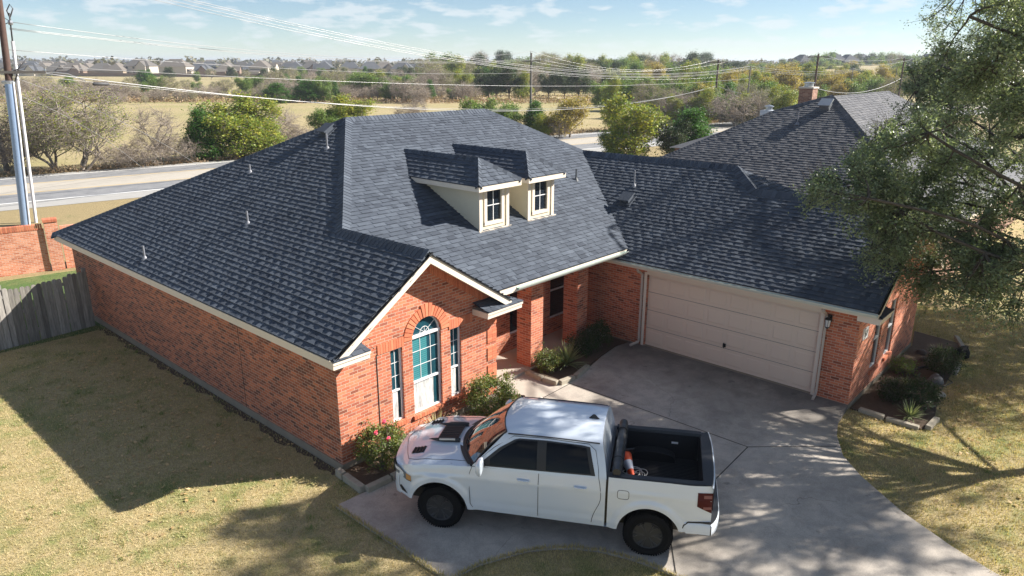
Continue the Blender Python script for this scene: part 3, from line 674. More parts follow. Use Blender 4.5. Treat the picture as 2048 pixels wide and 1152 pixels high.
# fascia, soffits and rakes -----------------------------------
s = MB()
s.box((-OV-.02, -OG, He-.17), (-OV, 15.0, He-.005)); s.box((-OV, -OG+.02, He-.175), (.0, 15.0, He-.16))       # left eave
s.box((XV+.1, YP-.02, HP-.15), (EX-.02, YP, HP-.01)); s.box((XV+.1, YP, HP-.16), (XW, 1.66, HP-.14))                       # porch eave + soffit
s.box((XG-.0, YG-OG, HEG-.15), (XG+.02, .6, HEG-.01)); s.box((XG+.02, YG-OG+.02, HEG-.16), (XW+.01, .6, HEG-.145))          # garage eave
s.build('fascia', M_trim, HO)
def rake(a, b_, wd=.025, hh=.145, dy=-.0):
    s = MB(); bar(s, a, b_, wd, hh); s.build('rake_board', M_trim, HO)
    s = MB(); u3 = (0, -.012, .098); bar(s, [p+q for p, q in zip(a, u3)], [p+q for p, q in zip(b_, u3)], .045, .022); s.build('drip_edge', M_black, HO)
yk = -OG-.013
rake((-OV+.02, yk, He-.115), (APX+.06, yk, HG-.115+.038)); rake((APX-.06, yk-.002, HG-.115+.038), (GE, yk-.002, zr(GE)-.115))
yk2 = YG-OG-.013
rake((XG+.02, yk2, HEG-.115), (XA, yk2, HA-.115)); rake((XA, yk2-.002, HA-.115), (15.8, yk2-.002, zq-.115))
for a, b_ in (((-OV, He), (APX, HG)), ((APX, HG), (GE, zra))):
    s = MB(); s.face([(a[0], -OG, a[1]-.14), (b_[0], -OG, b_[1]-.14), (b_[0], 0, b_[1]-.14), (a[0], 0, a[1]-.14)]); s.build('rake_soffit', M_trim, HO)
for a, b_ in (((XG, HEG), (XA, HA)), ((XA, HA), (15.8, zq))):
    s = MB(); s.face([(a[0], YG-OG, a[1]-.14), (b_[0], YG-OG, b_[1]-.14), (b_[0], YG, b_[1]-.14), (a[0], YG, a[1]-.14)]); s.build('rake_soffit', M_trim, HO)
# eave returns with their own little shingle caps
def eave_return(x0, x1, y0, y1, z, corner):
    s = MB(); s.box((x0, y0, z-.14), (x1, y1, z)); s.box((x0-.012, y0-.025, z-.04), (x1+.012, y0, z+.012)); ob = s.build('eave_return', M_trim, HO)
    r = MB(); h = .15; xi = (x1-.32 if corner > 0 else x0+.32)
    if corner > 0: pcs = [[(x0, y0-.03, z+.015), (x1+.015, y0-.03, z+.015), (xi, y1, z+h), (x0, y1, z+h)], [(x1+.015, y0-.03, z+.015), (x1+.015, y1, z+.015), (xi, y1, z+h)]]
    else: pcs = [[(x0-.015, y0-.03, z+.015), (x1, y0-.03, z+.015), (x1, y1, z+h), (xi, y1, z+h)]]
    shingles(r, [pcs[0]], pcs[0][0], (1, 0, 0), 9, lift=.006)
    if len(pcs) > 1: shingles(r, [pcs[1]], pcs[1][0], (0, 1, 0), 10, lift=.006)
    r.build('return_shingles', M_sh, ob)
eave_return(3.80, 4.98, -.50, -.0, 2.585, 1)
eave_return(-OV-.022, .50, -.47, -.0, 2.665, -1)
eave_return(XG+.03, XG+.9, YG-.50, YG, 2.52, -1)
# gutters
def gutter(a, b_, out, nm='gutter'):
    s = MB(); a, b_, out = Vector(a), Vector(b_), Vector(out)
    prof = [(p*.8, q*.75) for p, q in [(0, 0), (0, -.11), (.06, -.11), (.10, -.05), (.115, 0), (.105, .0), (.09, -.05), (.055, -.095), (.012, -.095), (.012, 0)]]
    R0 = [s.v(a+out*p+Vector((0, 0, q))) for p, q in prof]; R1 = [s.v(b_+out*p+Vector((0, 0, q))) for p, q in prof]
    n = len(prof)
    for i in range(n): j = (i+1) % n; s.idx((R0[i], R0[j], R1[j], R1[i]))
    s.idx(R0); s.idx(R1[::-1]); gt = s.build(nm, M_gut, HO)
    s = MB(); up = Vector((0, 0, -.022)); s.face([a+out*.012+up, b_+out*.012+up, b_+out*.074+up, a+out*.074+up]); s.build('gutter_debris', M_gutin, gt)
gutter((XG-.002, .35, HEG-.02), (XG-.002, YG-OG-.02, HEG-.02), (-1, 0, 0))
gutter((XV+.75, YP-.022, HP-.03), (EX-.12, YP-.022, HP-.03), (0, -1, 0))
# vents -------------------------------------------------------
def vent(x, y, z, h, mat=M_pvc, base=(-1, 0)):
    s = MB(); s.tube([(x, y, z-.05), (x, y, z+h)], .026, 10); s.lathe([(.09, z-.03), (.06, z+.03), (.033, z+.08)], 12, Matrix.Translation((x, y, 0))); s.build('vent_pipe', mat, HO)
for x, y, h in ((.03, 8.76, .36), (1.72, 6.13, .34), (3.19, 8.48, .24), (4.37, 6.24, .42)): vent(x, y, zl(x)+.03, h)
vent(11.37, 2.78, HP+SF*(2.78-YP)+.03, .36, plain('dark_vent_pipe', (.08, .09, .1), .5)); vent(12.21, 1.11, HEG+SG*(12.21-XG)+.03, .5)
def boxvent(x, y, z, sl, n_=(-1, 0)):
    Mx = Matrix.Translation((x, y, z)) @ Matrix.Rotation(-math.atan(sl), 4, 'Y')
    s = MB(); s.box((-.22, -.22, .02), (.22, .22, .05), .5, Mx); s.box((-.15, -.15, .05), (.15, .15, .16), .5, Mx); s.box((-.21, -.21, .16), (.2, .2, .2), .5, Mx); s.build('box_vent', M_sh, HO)
boxvent(4.95, 7.0, zl(4.95)+.02, S_); 
x_, y_ = 11.62, .95; boxvent(x_, y_, HEG+SG*(x_-XG)+.02, SG)
# dormers ------------------------------------------------------
def dormer(xc):
    x0, x1, yf = xc-.55, xc+.55, 1.64; zb = HP+SF*(yf-YP); ez, rz = 5.06, 5.60; hw = .80; ye = yf-.24
    yb_ = lambda z: YP+(z-HP)/SF
    s = MB()
    wo = [(.0, zb-.03), (1.1, zb-.03), (1.1, ez-.08), (0, ez-.08)]; wh = [(.27, 4.06), (.83, 4.06), (.83, 4.90), (.27, 4.90)]
    wall(s, wo, [wh], (x0, yf, 0), (1, 0, 0), .05, (0, 1, 0))
    n = 8
    for sx, xx in ((-1, x0), (1, x1)):      # lap siding cheeks
        zs = [zb-.03+(ez-.05-zb)*k/n for k in range(n+1)]
        for k in range(n):
            a, b_ = zs[k], zs[k+1]; ya, yb2 = yb_(a)+.05, yb_(b_)+.05; o_ = sx*.018
            s.face([(xx+o_, yf, a), (xx+o_, ya, a), (xx+sx*.003, yb2, b_), (xx+sx*.003, yf, b_)]); s.face([(xx+o_, yf, a), (xx+o_, ya, a), (xx, ya, a), (xx, yf, a)])
    D = s.build('dormer', M_sid, HO)
    s = MB()   # trim boards and sill
    for a, b_ in ((x0-.02, x0+.09), (x1-.09, x1+.02)): s.box((a, yf-.03, zb), (b_, yf-.0, ez-.10))
    s.box((x0+.17, yf-.028, 3.98), (x0+.27, yf, 5.0)); s.box((x1-.27, yf-.028, 3.98), (x1-.17, yf, 5.0)); s.box((x0+.17, yf-.03, 3.97), (x1-.17, yf, 4.06)); s.box((x0+.27, yf-.026, 4.90), (x1-.27, yf, 4.99))
    s.box((x0-.06, yf-.07, zb-.06), (x1+.08, yf, zb+.02))
    s.build('dormer_trim', M_trim, D)
    s = MB(); s.box((x0+.27, yf+.03, 4.06), (x0+.83, yf+.035, 4.90)); s.build('dormer_pane', M_glass, D)
    s = MB(); s.box((xc-.01, yf+.018, 4.06), (xc+.01, yf+.03, 4.90)); s.box((x0+.27, yf+.016, 4.47), (x0+.83, yf+.029, 4.49)); s.build('dormer_muntin', M_wh, D)
    s = MB(); ya = ye+hw
    P = dict(fl=(xc-hw, ye, ez), fr=(xc+hw, ye, ez), ap=(xc, ya, rz), rb=(xc, yb_(rz), rz), bl=(xc-hw, yb_(ez), ez), br=(xc+hw, yb_(ez), ez))
    shingles(s, [[P['bl'], P['fl'], P['ap'], P['rb']]], P['fl'], (0, 1, 0), 21, lift=.012)
    shingles(s, [[P['fl'], P['fr'], P['ap']]], P['fl'], (1, 0, 0), 22, lift=.012)
    shingles(s, [[P['fr'], P['br'], P['rb'], P['ap']]], P['fr'], (0, 1, 0), 23, lift=.012)
    sl = (rz-ez)/hw
    s_ = s
    for p0, p1, a, b_ in ((P['ap'], P['rb'], (-1, 0, -sl), (1, 0, -sl)), (P['fl'], P['ap'], (-1, 0, -sl), (0, -1, -sl)), (P['fr'], P['ap'], (1, 0, -sl), (0, -1, -sl))):
        w_ = hipw(p0, p1, a, b_); caps(s_, p0, p1, w_[0], w_[1], .09, 5, lift=.022)
    s.build('dormer_roof', M_sh, D)
    s = MB(); z0, z1 = ez-.13, ez-.005
    s.box((xc-hw-.01, ye-.02, z0), (xc+hw+.01, ye, z1)); s.box((xc-hw-.012, ye, z0), (xc-hw+.008, yb_(ez)-.12, z1)); s.box((xc+hw-.008, ye, z0), (xc+hw+.012, yb_(ez)-.12, z1)); s.box((xc-hw, ye, z0), (xc+hw, yb_(ez)-.25, z0+.015))
    s.build('dormer_fascia', M_trim, D)
dormer(6.28); dormer(8.20)
# ------------------------------------------------------------------ pickup truck (local: x forward, y left, z up, origin under the front axle)
m, t, b = new('white_paint_sky_tint'); b.inputs['Base Color'].default_value = (.80, .81, .82, 1); b.inputs['Roughness'].default_value = .25; b.inputs['Coat Weight'].default_value = 1.0; b.inputs['Coat IOR'].default_value = 1.7; b.inputs['Coat Roughness'].default_value = .03
t.links.new(mixc(t, noi(t, 2.2, 4, .6, objc(t)), (.64, .705, .78), (.69, .755, .83)), b.inputs['Base Color']); M_paint = m  # white paint with the blue of the sky-lit shade mixed into its colour
M_tyre = plain('tyre_rubber', (.010, .010, .011), .9, var=.3, scale=30, bmp=.5, spec=.15)
M_rim = plain('gloss_black_rim', (.035, .036, .04), .35, spec=.4)
M_trimb = plain('black_plastic', (.022, .023, .026), .5, var=.2)
M_liner = plain('bed_liner', (.012, .012, .014), .6, var=.3, scale=14, bmp=.6)
M_seam = plain('panel_gap', (.05, .055, .065), .7)
M_lamp = plain('headlamp_lens', (.20, .22, .24), .08, coat=1); M_amber = plain('amber_lens', (.62, .32, .12), .15, coat=1)
M_red = plain('tail_lens', (.07, .006, .008), .35, spec=.2); M_pink = plain('pale_tail_lens', (.24, .10, .09), .3, spec=.2)
m, t, b = new('tinted_glass'); b.inputs['Base Color'].default_value = (.004, .004, .005, 1); b.inputs['Roughness'].default_value = .03; b.inputs['Specular IOR Level'].default_value = .2; M_tint = m
m, t, b = new('windscreen_glass'); b.inputs['Base Color'].default_value = (.02, .025, .03, 1); b.inputs['Roughness'].default_value = .02; b.inputs['Specular IOR Level'].default_value = 1; b.inputs['Coat Weight'].default_value = 1; M_wind = m
TF = np.array([-.49467, .86908]); TL = np.array([-.86908, -.49467]); TA = np.array([.9, -2.395])
TZ = .035
TR = empty('pickup_truck', (TA[0], TA[1], TZ), math.atan2(TF[1], TF[0]), 'white crew cab pickup truck with black wheels parked across the driveway', 'truck')
def TW(x, y, z): q = TA+TF*x+TL*y; return np.array([q[0], q[1], z+TZ])
ZH, RA = .42, .525       # hub height, arch radius
AX = (0.0, -3.66)
def lerp(x, pts):
    xs_ = [p[0] for p in pts]; ys_ = [p[1] for p in pts]; return float(np.interp(x, xs_, ys_))
def sm(x, pts):          # smooth (cosine) interpolation
    for (a, fa), (b_, fb) in zip(pts, pts[1:]):
        if x <= b_:
            k = min(1, max(0, (x-a)/(b_-a))); k = k*k*(3-2*k); return fa+(fb-fa)*k
    return pts[-1][1]
def wplan(x):
    if x > .35: return 1.0-.16*(max(0, (x-.35))/.45)**2.2
    if x < -4.26: return 1.0-.05*((-4.26-x)/.4)**2
    return 1.0
ztop = lambda x: sm(x, [(-4.66, 1.45), (-4.16, 1.44), (-2.96, 1.42), (-2.93, 1.385), (-.8, 1.325), (-.3, 1.29), (.2, 1.25), (.55, 1.19), (.8, 1.08)])
zbot0 = lambda x: sm(x, [(-4.66, .62), (-4.06, .60), (-3.1, .48), (-.5, .48), (.5, .55), (.8, .56)])
def zlow(x):
    z = zbot0(x)
    for a in AX:
        if abs(x-a) < RA: z = max(z, ZH+.02+math.sqrt(RA*RA-(x-a)**2))
    return z
def yside(x, z):
    y = wplan(x); zt = ztop(x)
    k = (z-.52)/(zt-.52)
    y -= .055*max(0, (k-.55)/.45)**2.2+.03*max(0, (.30-k)/.30)**1.3
    y += .012*math.exp(-((k-.74)/.05)**2)+.014*(1 if k < .13 else max(0, 1-(k-.13)/.03))
    for a in AX:
        r = math.hypot(x-a, z-ZH-.02)
        if r < RA+.16: y += .032*(1 if r < RA+.05 else .5+.5*math.cos((r-RA-.05)/.11*math.pi))
    return y
stn = set(np.round(np.arange(-4.66, .801, .045), 4))
for a in AX:
    for th in np.linspace(0, 180, 37):
        stn.add(round(a+RA*math.cos(R_(th)), 4))
    for e_ in (.0015, ): stn.add(round(a+RA+e_, 4)); stn.add(round(a-RA-e_, 4))
for gx in (-2.925, -2.965): stn.add(gx)
stn = sorted(x for x in stn if x <= .8)
body = MB(); NR = 20
for sgn in (1, -1):
    rows = []
    for x in stn:
        z0, z1 = zlow(x), ztop(x)
        rows.append([(x, sgn*yside(x, z0+(z1-z0)*j/NR), z0+(z1-z0)*j/NR) for j in range(NR+1)])
    cab = [r for r in rows if r[0][0] >= -2.93]; bed = [r for r in rows if r[0][0] <= -2.96]
    for rr in (cab, bed):
        body.grid(rr if sgn > 0 else [q[::-1] for q in rr])
    # inward lips of the wheel arches and lower sill
    lip = [[(x, sgn*yside(x, zlow(x)), zlow(x)), (x, sgn*(yside(x, zlow(x))-.10), zlow(x)+.01)] for x in stn if not -2.96 < x < -2.93]
    body.grid(lip if sgn < 0 else [q[::-1] for q in lip])
# nose
def nosex(k): return .80+.20*math.sqrt(max(0, 1-abs(k)**2.6))      # k = y / halfwidth
wn = wplan(.8)
def nose_top(k): return 1.08+.06*(1-abs(k)**2.5)
rows = []
for j, zf in enumerate(np.linspace(0, 1, 9)):
    rows.append([(nosex(k)-.05*(zf-.35)**2*2, k*yside(.8, .58+zf*.5), .58+zf*(nose_top(k)-.58)) for k in np.linspace(-1, 1, 33)])
body.grid([r[::-1] for r in rows])
BODY = body.build('body', M_paint, TR, smooth=35)
# bonnet
def bonnet(k, s_):       # k across -1..1, s_ 0 rear .. 1 front
    xr_ = -.22-.36*abs(k)**2; xf = nosex(k)-.01
    x = xr_+(xf-xr_)*s_; wd = yside(min(x, .8), ztop(min(x, .8))) if x < .8 else yside(.8, 1.08)
    ze = ztop(x) if x <= .8 else 1.08; zc = sm(x, [(-.6, 1.40), (-.2, 1.385), (.3, 1.345), (.65, 1.275), (.85, 1.20), (1.0, 1.14)])
    z = ze+(zc-ze)*(1-abs(k)**2.6)+.018*math.exp(-(k/.42)**6)
    if s_ > .9: z -= (s_-.9)*.12
    return (x, k*wd, z)
s = MB(); s.grid([[bonnet(k, q) for k in np.linspace(-1, 1, 41)] for q in np.linspace(0, 1, 26)]); BN = s.build('bonnet', M_paint, TR, smooth=True)
def bpt(x, y, dz=0):     # point on the bonnet near x,y
    best = None
    k = y/.95; xr_ = -.22-.36*k*k; xf = nosex(k)-.01; q = (x-xr_)/(xf-xr_); p = bonnet(k, q); return (p[0], y, p[2]+dz)
s = MB()
for sg in (1, -1):
    P = [bonnet(sg*.86, q) for q in np.linspace(.03, .80, 24)]+[bonnet(sg*k, .80+.12*(1-k/.86)) for k in np.linspace(.84, 0, 12)]
    s.tube([(p[0], p[1], p[2]+.0005) for p in P], .0055, 5)
s.build('bonnet_seam', M_seam, BN)
def louvre(x0, x1, y0, y1, n, name, axis='x'):
    s = MB(); nx, ny = 10, 6
    s.grid([[bpt(x0+(x1-x0)*i/nx+(.04*(y0+(y1-y0)*j/ny) if y1 > 0 else -.04*(y0+(y1-y0)*j/ny)), y0+(y1-y0)*j/ny, .006) for j in range(ny+1)] for i in range(nx+1)])
    for i in range(n):
        xx = x0+(x1-x0)*(i+.5)/n; off = .04*abs((y0+y1)/2)
        s.tube([bpt(xx+off, y0+.015, .018), bpt(xx+off, (y0+y1)/2, .02), bpt(xx+off, y1-.015, .018)], .012, 6)
    s.build(name, M_trimb, BN)
louvre(.36, .60, .46, .64, 4, 'bonnet_vent'); louvre(.36, .60, -.64, -.46, 4, 'bonnet_vent')
s = MB()
s.grid([[bpt(-.16+.40*i/8, -.26+.52*j/8, .028+.012*(1-(i/8))) for j in range(9)] for i in range(9)])
for i in range(6): yy = -.22+.44*i/5; s.tube([bpt(-.14, yy, .045), bpt(.22, yy, .034)], .011, 6)
s.build('bonnet_scoop', M_trimb, BN)
for sg in (1, -1):
    s = MB(); P = [bpt(x, sg*(.305-.02*(x+.15)), .035) for x in np.linspace(-.2, .40, 10)]
    s.tube(P, [.04, .045, .045, .045, .044, .040, .034, .026, .016, .004], 8); ob = s.build('scoop_fin', M_trimb, BN)
    s = MB(); s.tube([bpt(x, sg*.332, .060) for x in np.linspace(-.12, .18, 6)], .022, 6); s.build('scoop_badge', M_met, ob)
# greenhouse
SEC = [(.955, 0), (.925, .10), (.885, .22), (.84, .34), (.79, .46), (.745, .545), (.70, .595), (.63, .632), (.50, .655), (.3, .668), (0, .674)]
zb_ = 1.335
def gsec(i): return SEC[i][0], zb_+SEC[i][1]*.98
def xfront(y, z): h_ = (z-zb_)/.66; return -.56-.60*h_+.0 if True else 0
def roofx_front(y): return -1.03-.13*(abs(y)/.66)**2
def roofx_rear(y): return -2.80-.02*(abs(y)/.66)**2
NX = 30
s = MB(); rows = []
full = [(-y, z) for y, z in [gsec(i) for i in range(len(SEC))]][:-1]+[gsec(i) for i in range(len(SEC))][::-1]
for y, z in full:
    if z > zb_+.60: xf, xr_ = roofx_front(y), roofx_rear(y)
    else:
        h_ = (z-zb_)/.60; xf = -.60+(roofx_front(.68)+.60)*h_; xr_ = -2.93+(roofx_rear(.68)+2.93)*h_**1.5
    rows.append([(xf+(xr_-xf)*i/NX, y, z) for i in range(NX+1)])
# fine-tune: roof crown falls to front and back
rows = [[(p[0], p[1], p[2]-(.035*max(0, (p[0]+1.35)/.32)**2 if p[2] > zb_+.60 else 0)-(.02*max(0, (-2.5-p[0])/.3)**2 if p[2] > zb_+.6 else 0)) for p in r] for r in rows]
s.grid(rows); CB = s.build('cab', M_paint, TR, smooth=50)
# back of the cab with its rear window
s = MB(); back = [r[-1] for r in rows]; s.grid([[(p[0], p[1], p[2]) for p in back], [(-2.935, p[1]*1.0, 1.335) for p in back], [(-2.95, p[1], .6) for p in back]]); s.build('cab_back', M_paint, TR)
def gy(z):
    zs = [gsec(i)[1] for i in range(len(SEC))]; ys_ = [gsec(i)[0] for i in range(len(SEC))]; return float(np.interp(z, zs, ys_))
def gpatch(mb, poly, off, sgn=1, n=10, m_=8):
    """poly: bottom polyline and top polyline pairs (x, z); lies on the cab side"""
    bot, top = poly; rowsp = []
    for j in range(m_+1):
        k = j/m_; row = []
        for i in range(n+1):
            q = i/n; bx, bz = [float(np.interp(q*(len(bot)-1), range(len(bot)), [p[c] for p in bot])) for c in (0, 1)]
            tx, tz = [float(np.interp(q*(len(top)-1), range(len(top)), [p[c] for p in top])) for c in (0, 1)]
            x, z = bx+(tx-bx)*k, bz+(tz-bz)*k; row.append((x, sgn*(gy(z)+off), z))
        rowsp.append(row)
    mb.grid(rowsp if sgn > 0 else [r[::-1] for r in rowsp])
for sg in (1, -1):
    s = MB(); gpatch(s, ([(-.70, 1.352), (-2.74, 1.405)], [(-.70, 1.36), (-1.06, 1.68), (-1.36, 1.855), (-1.9, 1.868), (-2.5, 1.855), (-2.62, 1.84)]), .004, sg, 24); DL = s.build('window_surround', M_trimb, TR)
    s = MB(); gpatch(s, ([(-.92, 1.378), (-1.74, 1.40)], [(-.92, 1.49), (-1.12, 1.665), (-1.38, 1.832), (-1.72, 1.842)]), .008, sg, 14); s.build('front_side_window', M_tint, TR)
    s = MB(); gpatch(s, ([(-1.90, 1.405), (-2.66, 1.428)], [(-1.88, 1.843), (-2.3, 1.842), (-2.56, 1.82)]), .008, sg, 10); s.build('rear_side_window', M_tint, TR)
    s = MB(); s.tube([(x, sg*(gy(1.905)+.012), 1.908+.012*math.sin((x+2.75)/1.6*math.pi)) for x in np.linspace(-1.2, -2.78, 14)], .012, 6); s.build('roof_channel', M_seam, TR)
# windscreen
def wsp(k, q):      # k across, q 0 base..1 top
    a = np.array((-.26-.36*abs(k)**2, k*.93, 1.375-.035*abs(k)**3)); y_ = k*.70; b_ = np.array((roofx_front(y_)+.01, y_, 1.965-.03*abs(k)**3)); p = a+(b_-a)*q
    p[0] += .03*math.sin(q*math.pi); p[2] += .045*math.sin(q*math.pi)*(1-.3*abs(k)); return tuple(p)
s = MB(); s.grid([[wsp(k, q) for k in np.linspace(-1, 1, 25)] for q in np.linspace(0, 1, 10)]); WS = s.build('windscreen', M_wind, TR, smooth=True)
s = MB(); s.grid([[(wsp(k, 0)[0]+d_, k*(.93+.02*(d_ > 0)), wsp(k, 0)[2]-(.006 if d_ <= 0 else .0)+.012) for k in np.linspace(-1, 1, 25)] for d_ in (.09, .0, -.06)]); s.tube([wsp(k, .02) for k in np.linspace(-1, 1, 20)], .018, 6); s.build('cowl', M_trimb, TR)
for ka, kb in ((-.1, .55), (-.85, -.15)):
    s = MB(); s.tube([wsp(ka, .03), tuple(np.array(wsp((ka+kb)/2, .07))+np.array((.0, 0, .022))), wsp(kb, .13)], .009, 5); s.build('wiper', M_black, TR)
s = MB()
for sg in (1, -1): s.tube([wsp(sg, q) for q in np.linspace(0, 1, 10)], .016, 6)
s.tube([wsp(k, 1.0) for k in np.linspace(-1, 1, 20)], .010, 6); s.build('windscreen_seal', M_trimb, TR)
s = MB(); s.lathe([(.09, 0), (.06, .03), (.02, .075), (.0, .08)], 10, Matrix.Translation((-2.60, 0, 1.99)) @ Matrix.Diagonal((1.1, .35, 1, 1))); s.build('antenna_fin', M_black, TR)
# seams, handles, fuel door
def yb2(x, z, o=.002): return (x, yside(x, z)+o, z)
s = MB()
def seam(pts):
    for sg in (1, -1): s.tube([(p[0], sg*p[1], p[2]) for p in pts], .0055, 5)
seam([yb2(x, z, .0) for x, z in [(-.60, 1.31), (-.56, 1.2), (-.56, .9), (-.58, .62), (-.62, .54)]])
seam([yb2(-1.78, z, 0) for z in np.linspace(1.34, .53, 10)]); seam([yb2(x, z, 0) for x, z in [(-2.80, 1.38), (-2.825, 1.28), (-2.84, 1.18), (-2.85, 1.08), (-2.845, 1.0), (-2.825, .92), (-2.79, .84), (-2.76, .77), (-2.735, .70), (-2.715, .62), (-2.705, .54)]])
seam([(x, gy(z)+.001, z) for x, z in [(-.60, 1.35), (-.98, 1.68), (-1.30, 1.88), (-1.9, 1.895), (-2.6, 1.88), (-2.72, 1.8), (-2.79, 1.5), (-2.80, 1.38)]])
sg_ = lambda v: math.copysign(abs(v)**.45, v)
seam([yb2(-3.22+.095*sg_(math.cos(a)), 1.15+.08*sg_(math.sin(a)), 0) for a in np.linspace(0, 2*math.pi, 33)])
s.build('door_seam', M_seam, TR)
s = MB(); s.box((-2.962, -.97, .55), (-2.928, .97, 1.38)); s.build('bed_gap', M_black, TR)
for x in (-1.52, -2.50):
    for sg in (1, -1):
        s = MB(); y = yside(x, 1.19)
        s.box((x-.11, sg*y-.004, 1.165), (x+.11, sg*y+.004, 1.215)); s.tube([(x-.10, sg*(y+.004), 1.19), (x-.09, sg*(y+.03), 1.19), (x+.09, sg*(y+.03), 1.19), (x+.10, sg*(y+.004), 1.19)], .016, 8)
        hd = s.build('door_handle', M_paint, TR, smooth=40)
# mirrors
for sg in (1, -1):
    s = MB(); s.tube([(-.80, sg*.93, 1.36), (-.80, sg*1.06, 1.40)], .035, 8); M1 = s.build('mirror_arm', M_trimb, TR)
    s = MB(); rows = []
    for a in np.linspace(0, math.pi, 9): rows.append([(-.80+(.10 if c_ > 0 else .035)*math.sin(a)**.5*c_-.02, sg*(1.17+.115*math.cos(a)), 1.465+.145*math.sin(a)**.4*d2-.03*math.cos(a)) for c_, d2 in [(math.cos(q), math.sin(q)) for q in np.linspace(0, 2*math.pi, 14)]])
    s.grid(rows); s.build('mirror_cap', M_paint, TR, smooth=True)
    s = MB(); s.box((-.835, sg*1.17-.08, 1.385), (-.83, sg*1.17+.08, 1.555)); s.build('mirror_glass', M_tint, TR)
# lights
def side_patch(mb, pts, off=.006, sgn=1):
    P = [(x, sgn*(yside(x, z)+off), z) for x, z in pts]; mb.face(P if sgn < 0 else P[::-1])
for sg in (1, -1):
    s = MB(); R0 = []
    for q in np.linspace(0, 1, 12):
        if q < .5: x = .52+.28*q*2; y = yside(x, 1.0)+.008
        else: k = 1-(q-.5)*2*.5; x = nosex(k)+.004; y = k*yside(.8, 1.0)+.004
        zt_ = lerp(q, [(0, 1.0), (.5, 1.075), (1, 1.08)]); zb2 = lerp(q, [(0, .90), (.5, .925), (1, .975)]); R0.append([(x, sg*y, zb2), (x, sg*y, zt_)])
    s.grid(R0[2:]); HL = s.build('headlight', M_lamp, TR)
    s = MB(); s.grid(R0[:3]); s.build('side_marker', M_amber, HL)
    s = MB(); s.grid([[(p[0]-.01, p[1]*1.002, p[2]-.015), (p[0]+.002, p[1]*1.003, p[2]+.002)] for p in [r[0] for r in R0]]+[]); s.build('headlight_rim', M_black, HL)
    s = MB(); s.grid([[(p0_[0]+(p1_[0]-p0_[0])*q+.004, (p0_[1]+(p1_[1]-p0_[1])*q)*1.006, p0_[2]+(p1_[2]-p0_[2])*q+.002) for q in (.45, .85)] for p0_, p1_ in R0[3:]]); s.build('headlight_strip', M_wh, HL)
    s = MB(); P = [(x, z) for x, z in ((.60, .62), (.74, .62), (.795, .70), (.74, .74))]; side_patch(s, P, .006, sg); s.build('bumper_vent', M_black, TR)
    # tail lamp wraps the rear corner
    s = MB(); s.grid([[(x, sg*(yside(x, z)+.008), z) for z in np.linspace(.98+.03*i, 1.34, 5)] for i, x in enumerate(np.linspace(-4.66, -4.42, 5))]); s.grid([[(-4.675, sg*y, z) for z in np.linspace(.98, 1.34, 4)] for y in (.93, .80)]); TL_ = s.build('tail_light', M_red, TR)
    for z in (1.05, 1.25):
        s = MB(); s.grid([[(x, sg*(yside(x, z_)+.011), z_) for z_ in (z, z+.05)] for x in (-4.65, -4.58, -4.52)]); s.build('tail_lens', M_pink, TL_)
s = MB(); s.box((.98, -.55, .80), (1.012, .55, 1.04)); 
for k in range(5): s.box((1.012, -.53, .82+k*.045), (1.02, .53, .835+k*.045))
s.build('grille', M_black, TR)
s = MB(); s.grid([[(nosex(k)+.04*(1-abs(k)**4)-.01*(.72-z)*8, k*(yside(.8, .62)+.002), z) for k in np.linspace(-1, 1, 25)] for z in (.52, .62, .72)][::-1]); s.build('front_bumper', M_paint, TR, smooth=True)
s = MB()
P = []
for k in np.linspace(-1, 1, 25): P.append((-4.66-.15*(1-abs(k)**5), k*1.0))
z0, z1 = .56, .785
s = MB(); s.grid([[(x-o, y*(1.0+.2*o), z) for x, y in P] for z, o in ((z0, 0), (z0+.03, .02), (z1-.03, .02), (z1, 0))])
for sg in (1, -1):
    rw = [[(x, sg*(max(yside(x, max(z, .62)), .985)+o), z+dz_) for z, o in ((z0, -.01), (z0+.03, .022), (z1-.03, .022), (z1, .0))] for x, dz_ in ((-4.66, 0), (-4.56, 0), (-4.46, 0), (-4.36, .0), (-4.28, .0))]
    rw.append([(-4.22, p[1]-sg*.02, min(p[2]+.05, z1)) for p in rw[-1]]); s.grid(rw if sg < 0 else [r[::-1] for r in rw])
s.build('rear_bumper', M_paint, TR, smooth=40)
for sg in (1, -1): s = MB(); s.tube([(x, sg*(yside(x, .8)+.004), z) for x, z in ((-4.66, .80), (-4.46, .80), (-4.3, .79), (-4.23, .72), (-4.2, .62))], .014, 6); s.build('bumper_gap', M_black, TR)
s = MB(); s.prism([(x, y) for x, y in P]+[(-4.46, 1.0), (-4.46, -1.0)], .795, .815); s.box((-4.68, -.98, .56), (-4.46, .98, .605)); s.build('bumper_step', M_black, TR)
# bed
s = MB(); yo = lambda x: yside(x, ztop(x))
for sg in (1, -1):
    rail = [[(x, sg*(yo(x)-.0), ztop(x)+.002), (x, sg*(yo(x)-.02), ztop(x)+.022), (x, sg*(yo(x)-.13), ztop(x)+.022), (x, sg*(yo(x)-.15), ztop(x)-.03)] for x in np.linspace(-4.52, -2.97, 14)]
    s.grid(rail if sg < 0 else [r[::-1] for r in rail])
s.build('bed_rail', M_trimb, TR)
s = MB(); yi, zf = .80, .92
for sg in (1, -1):
    wl = [[(x, sg*yi, zf), (x, sg*yi, 1.42)] for x in (-4.48, -2.99)]; s.grid(wl); s.grid([[(x, sg*y, 1.40) for y in (yi, .84)] for x in (-4.48, -2.99)])
    # wheel housings, rounded
    s.grid([[(-3.66+.42*math.cos(a), sg*y, zf+.20*max(0, math.sin(a))**.6) for y in (.58, .62, yi)] for a in np.linspace(0, math.pi, 13)])
    s.face([(-3.66+.42*math.cos(a), sg*.58, zf+.20*max(0, math.sin(a))**.6) for a in np.linspace(0, math.pi, 13)])
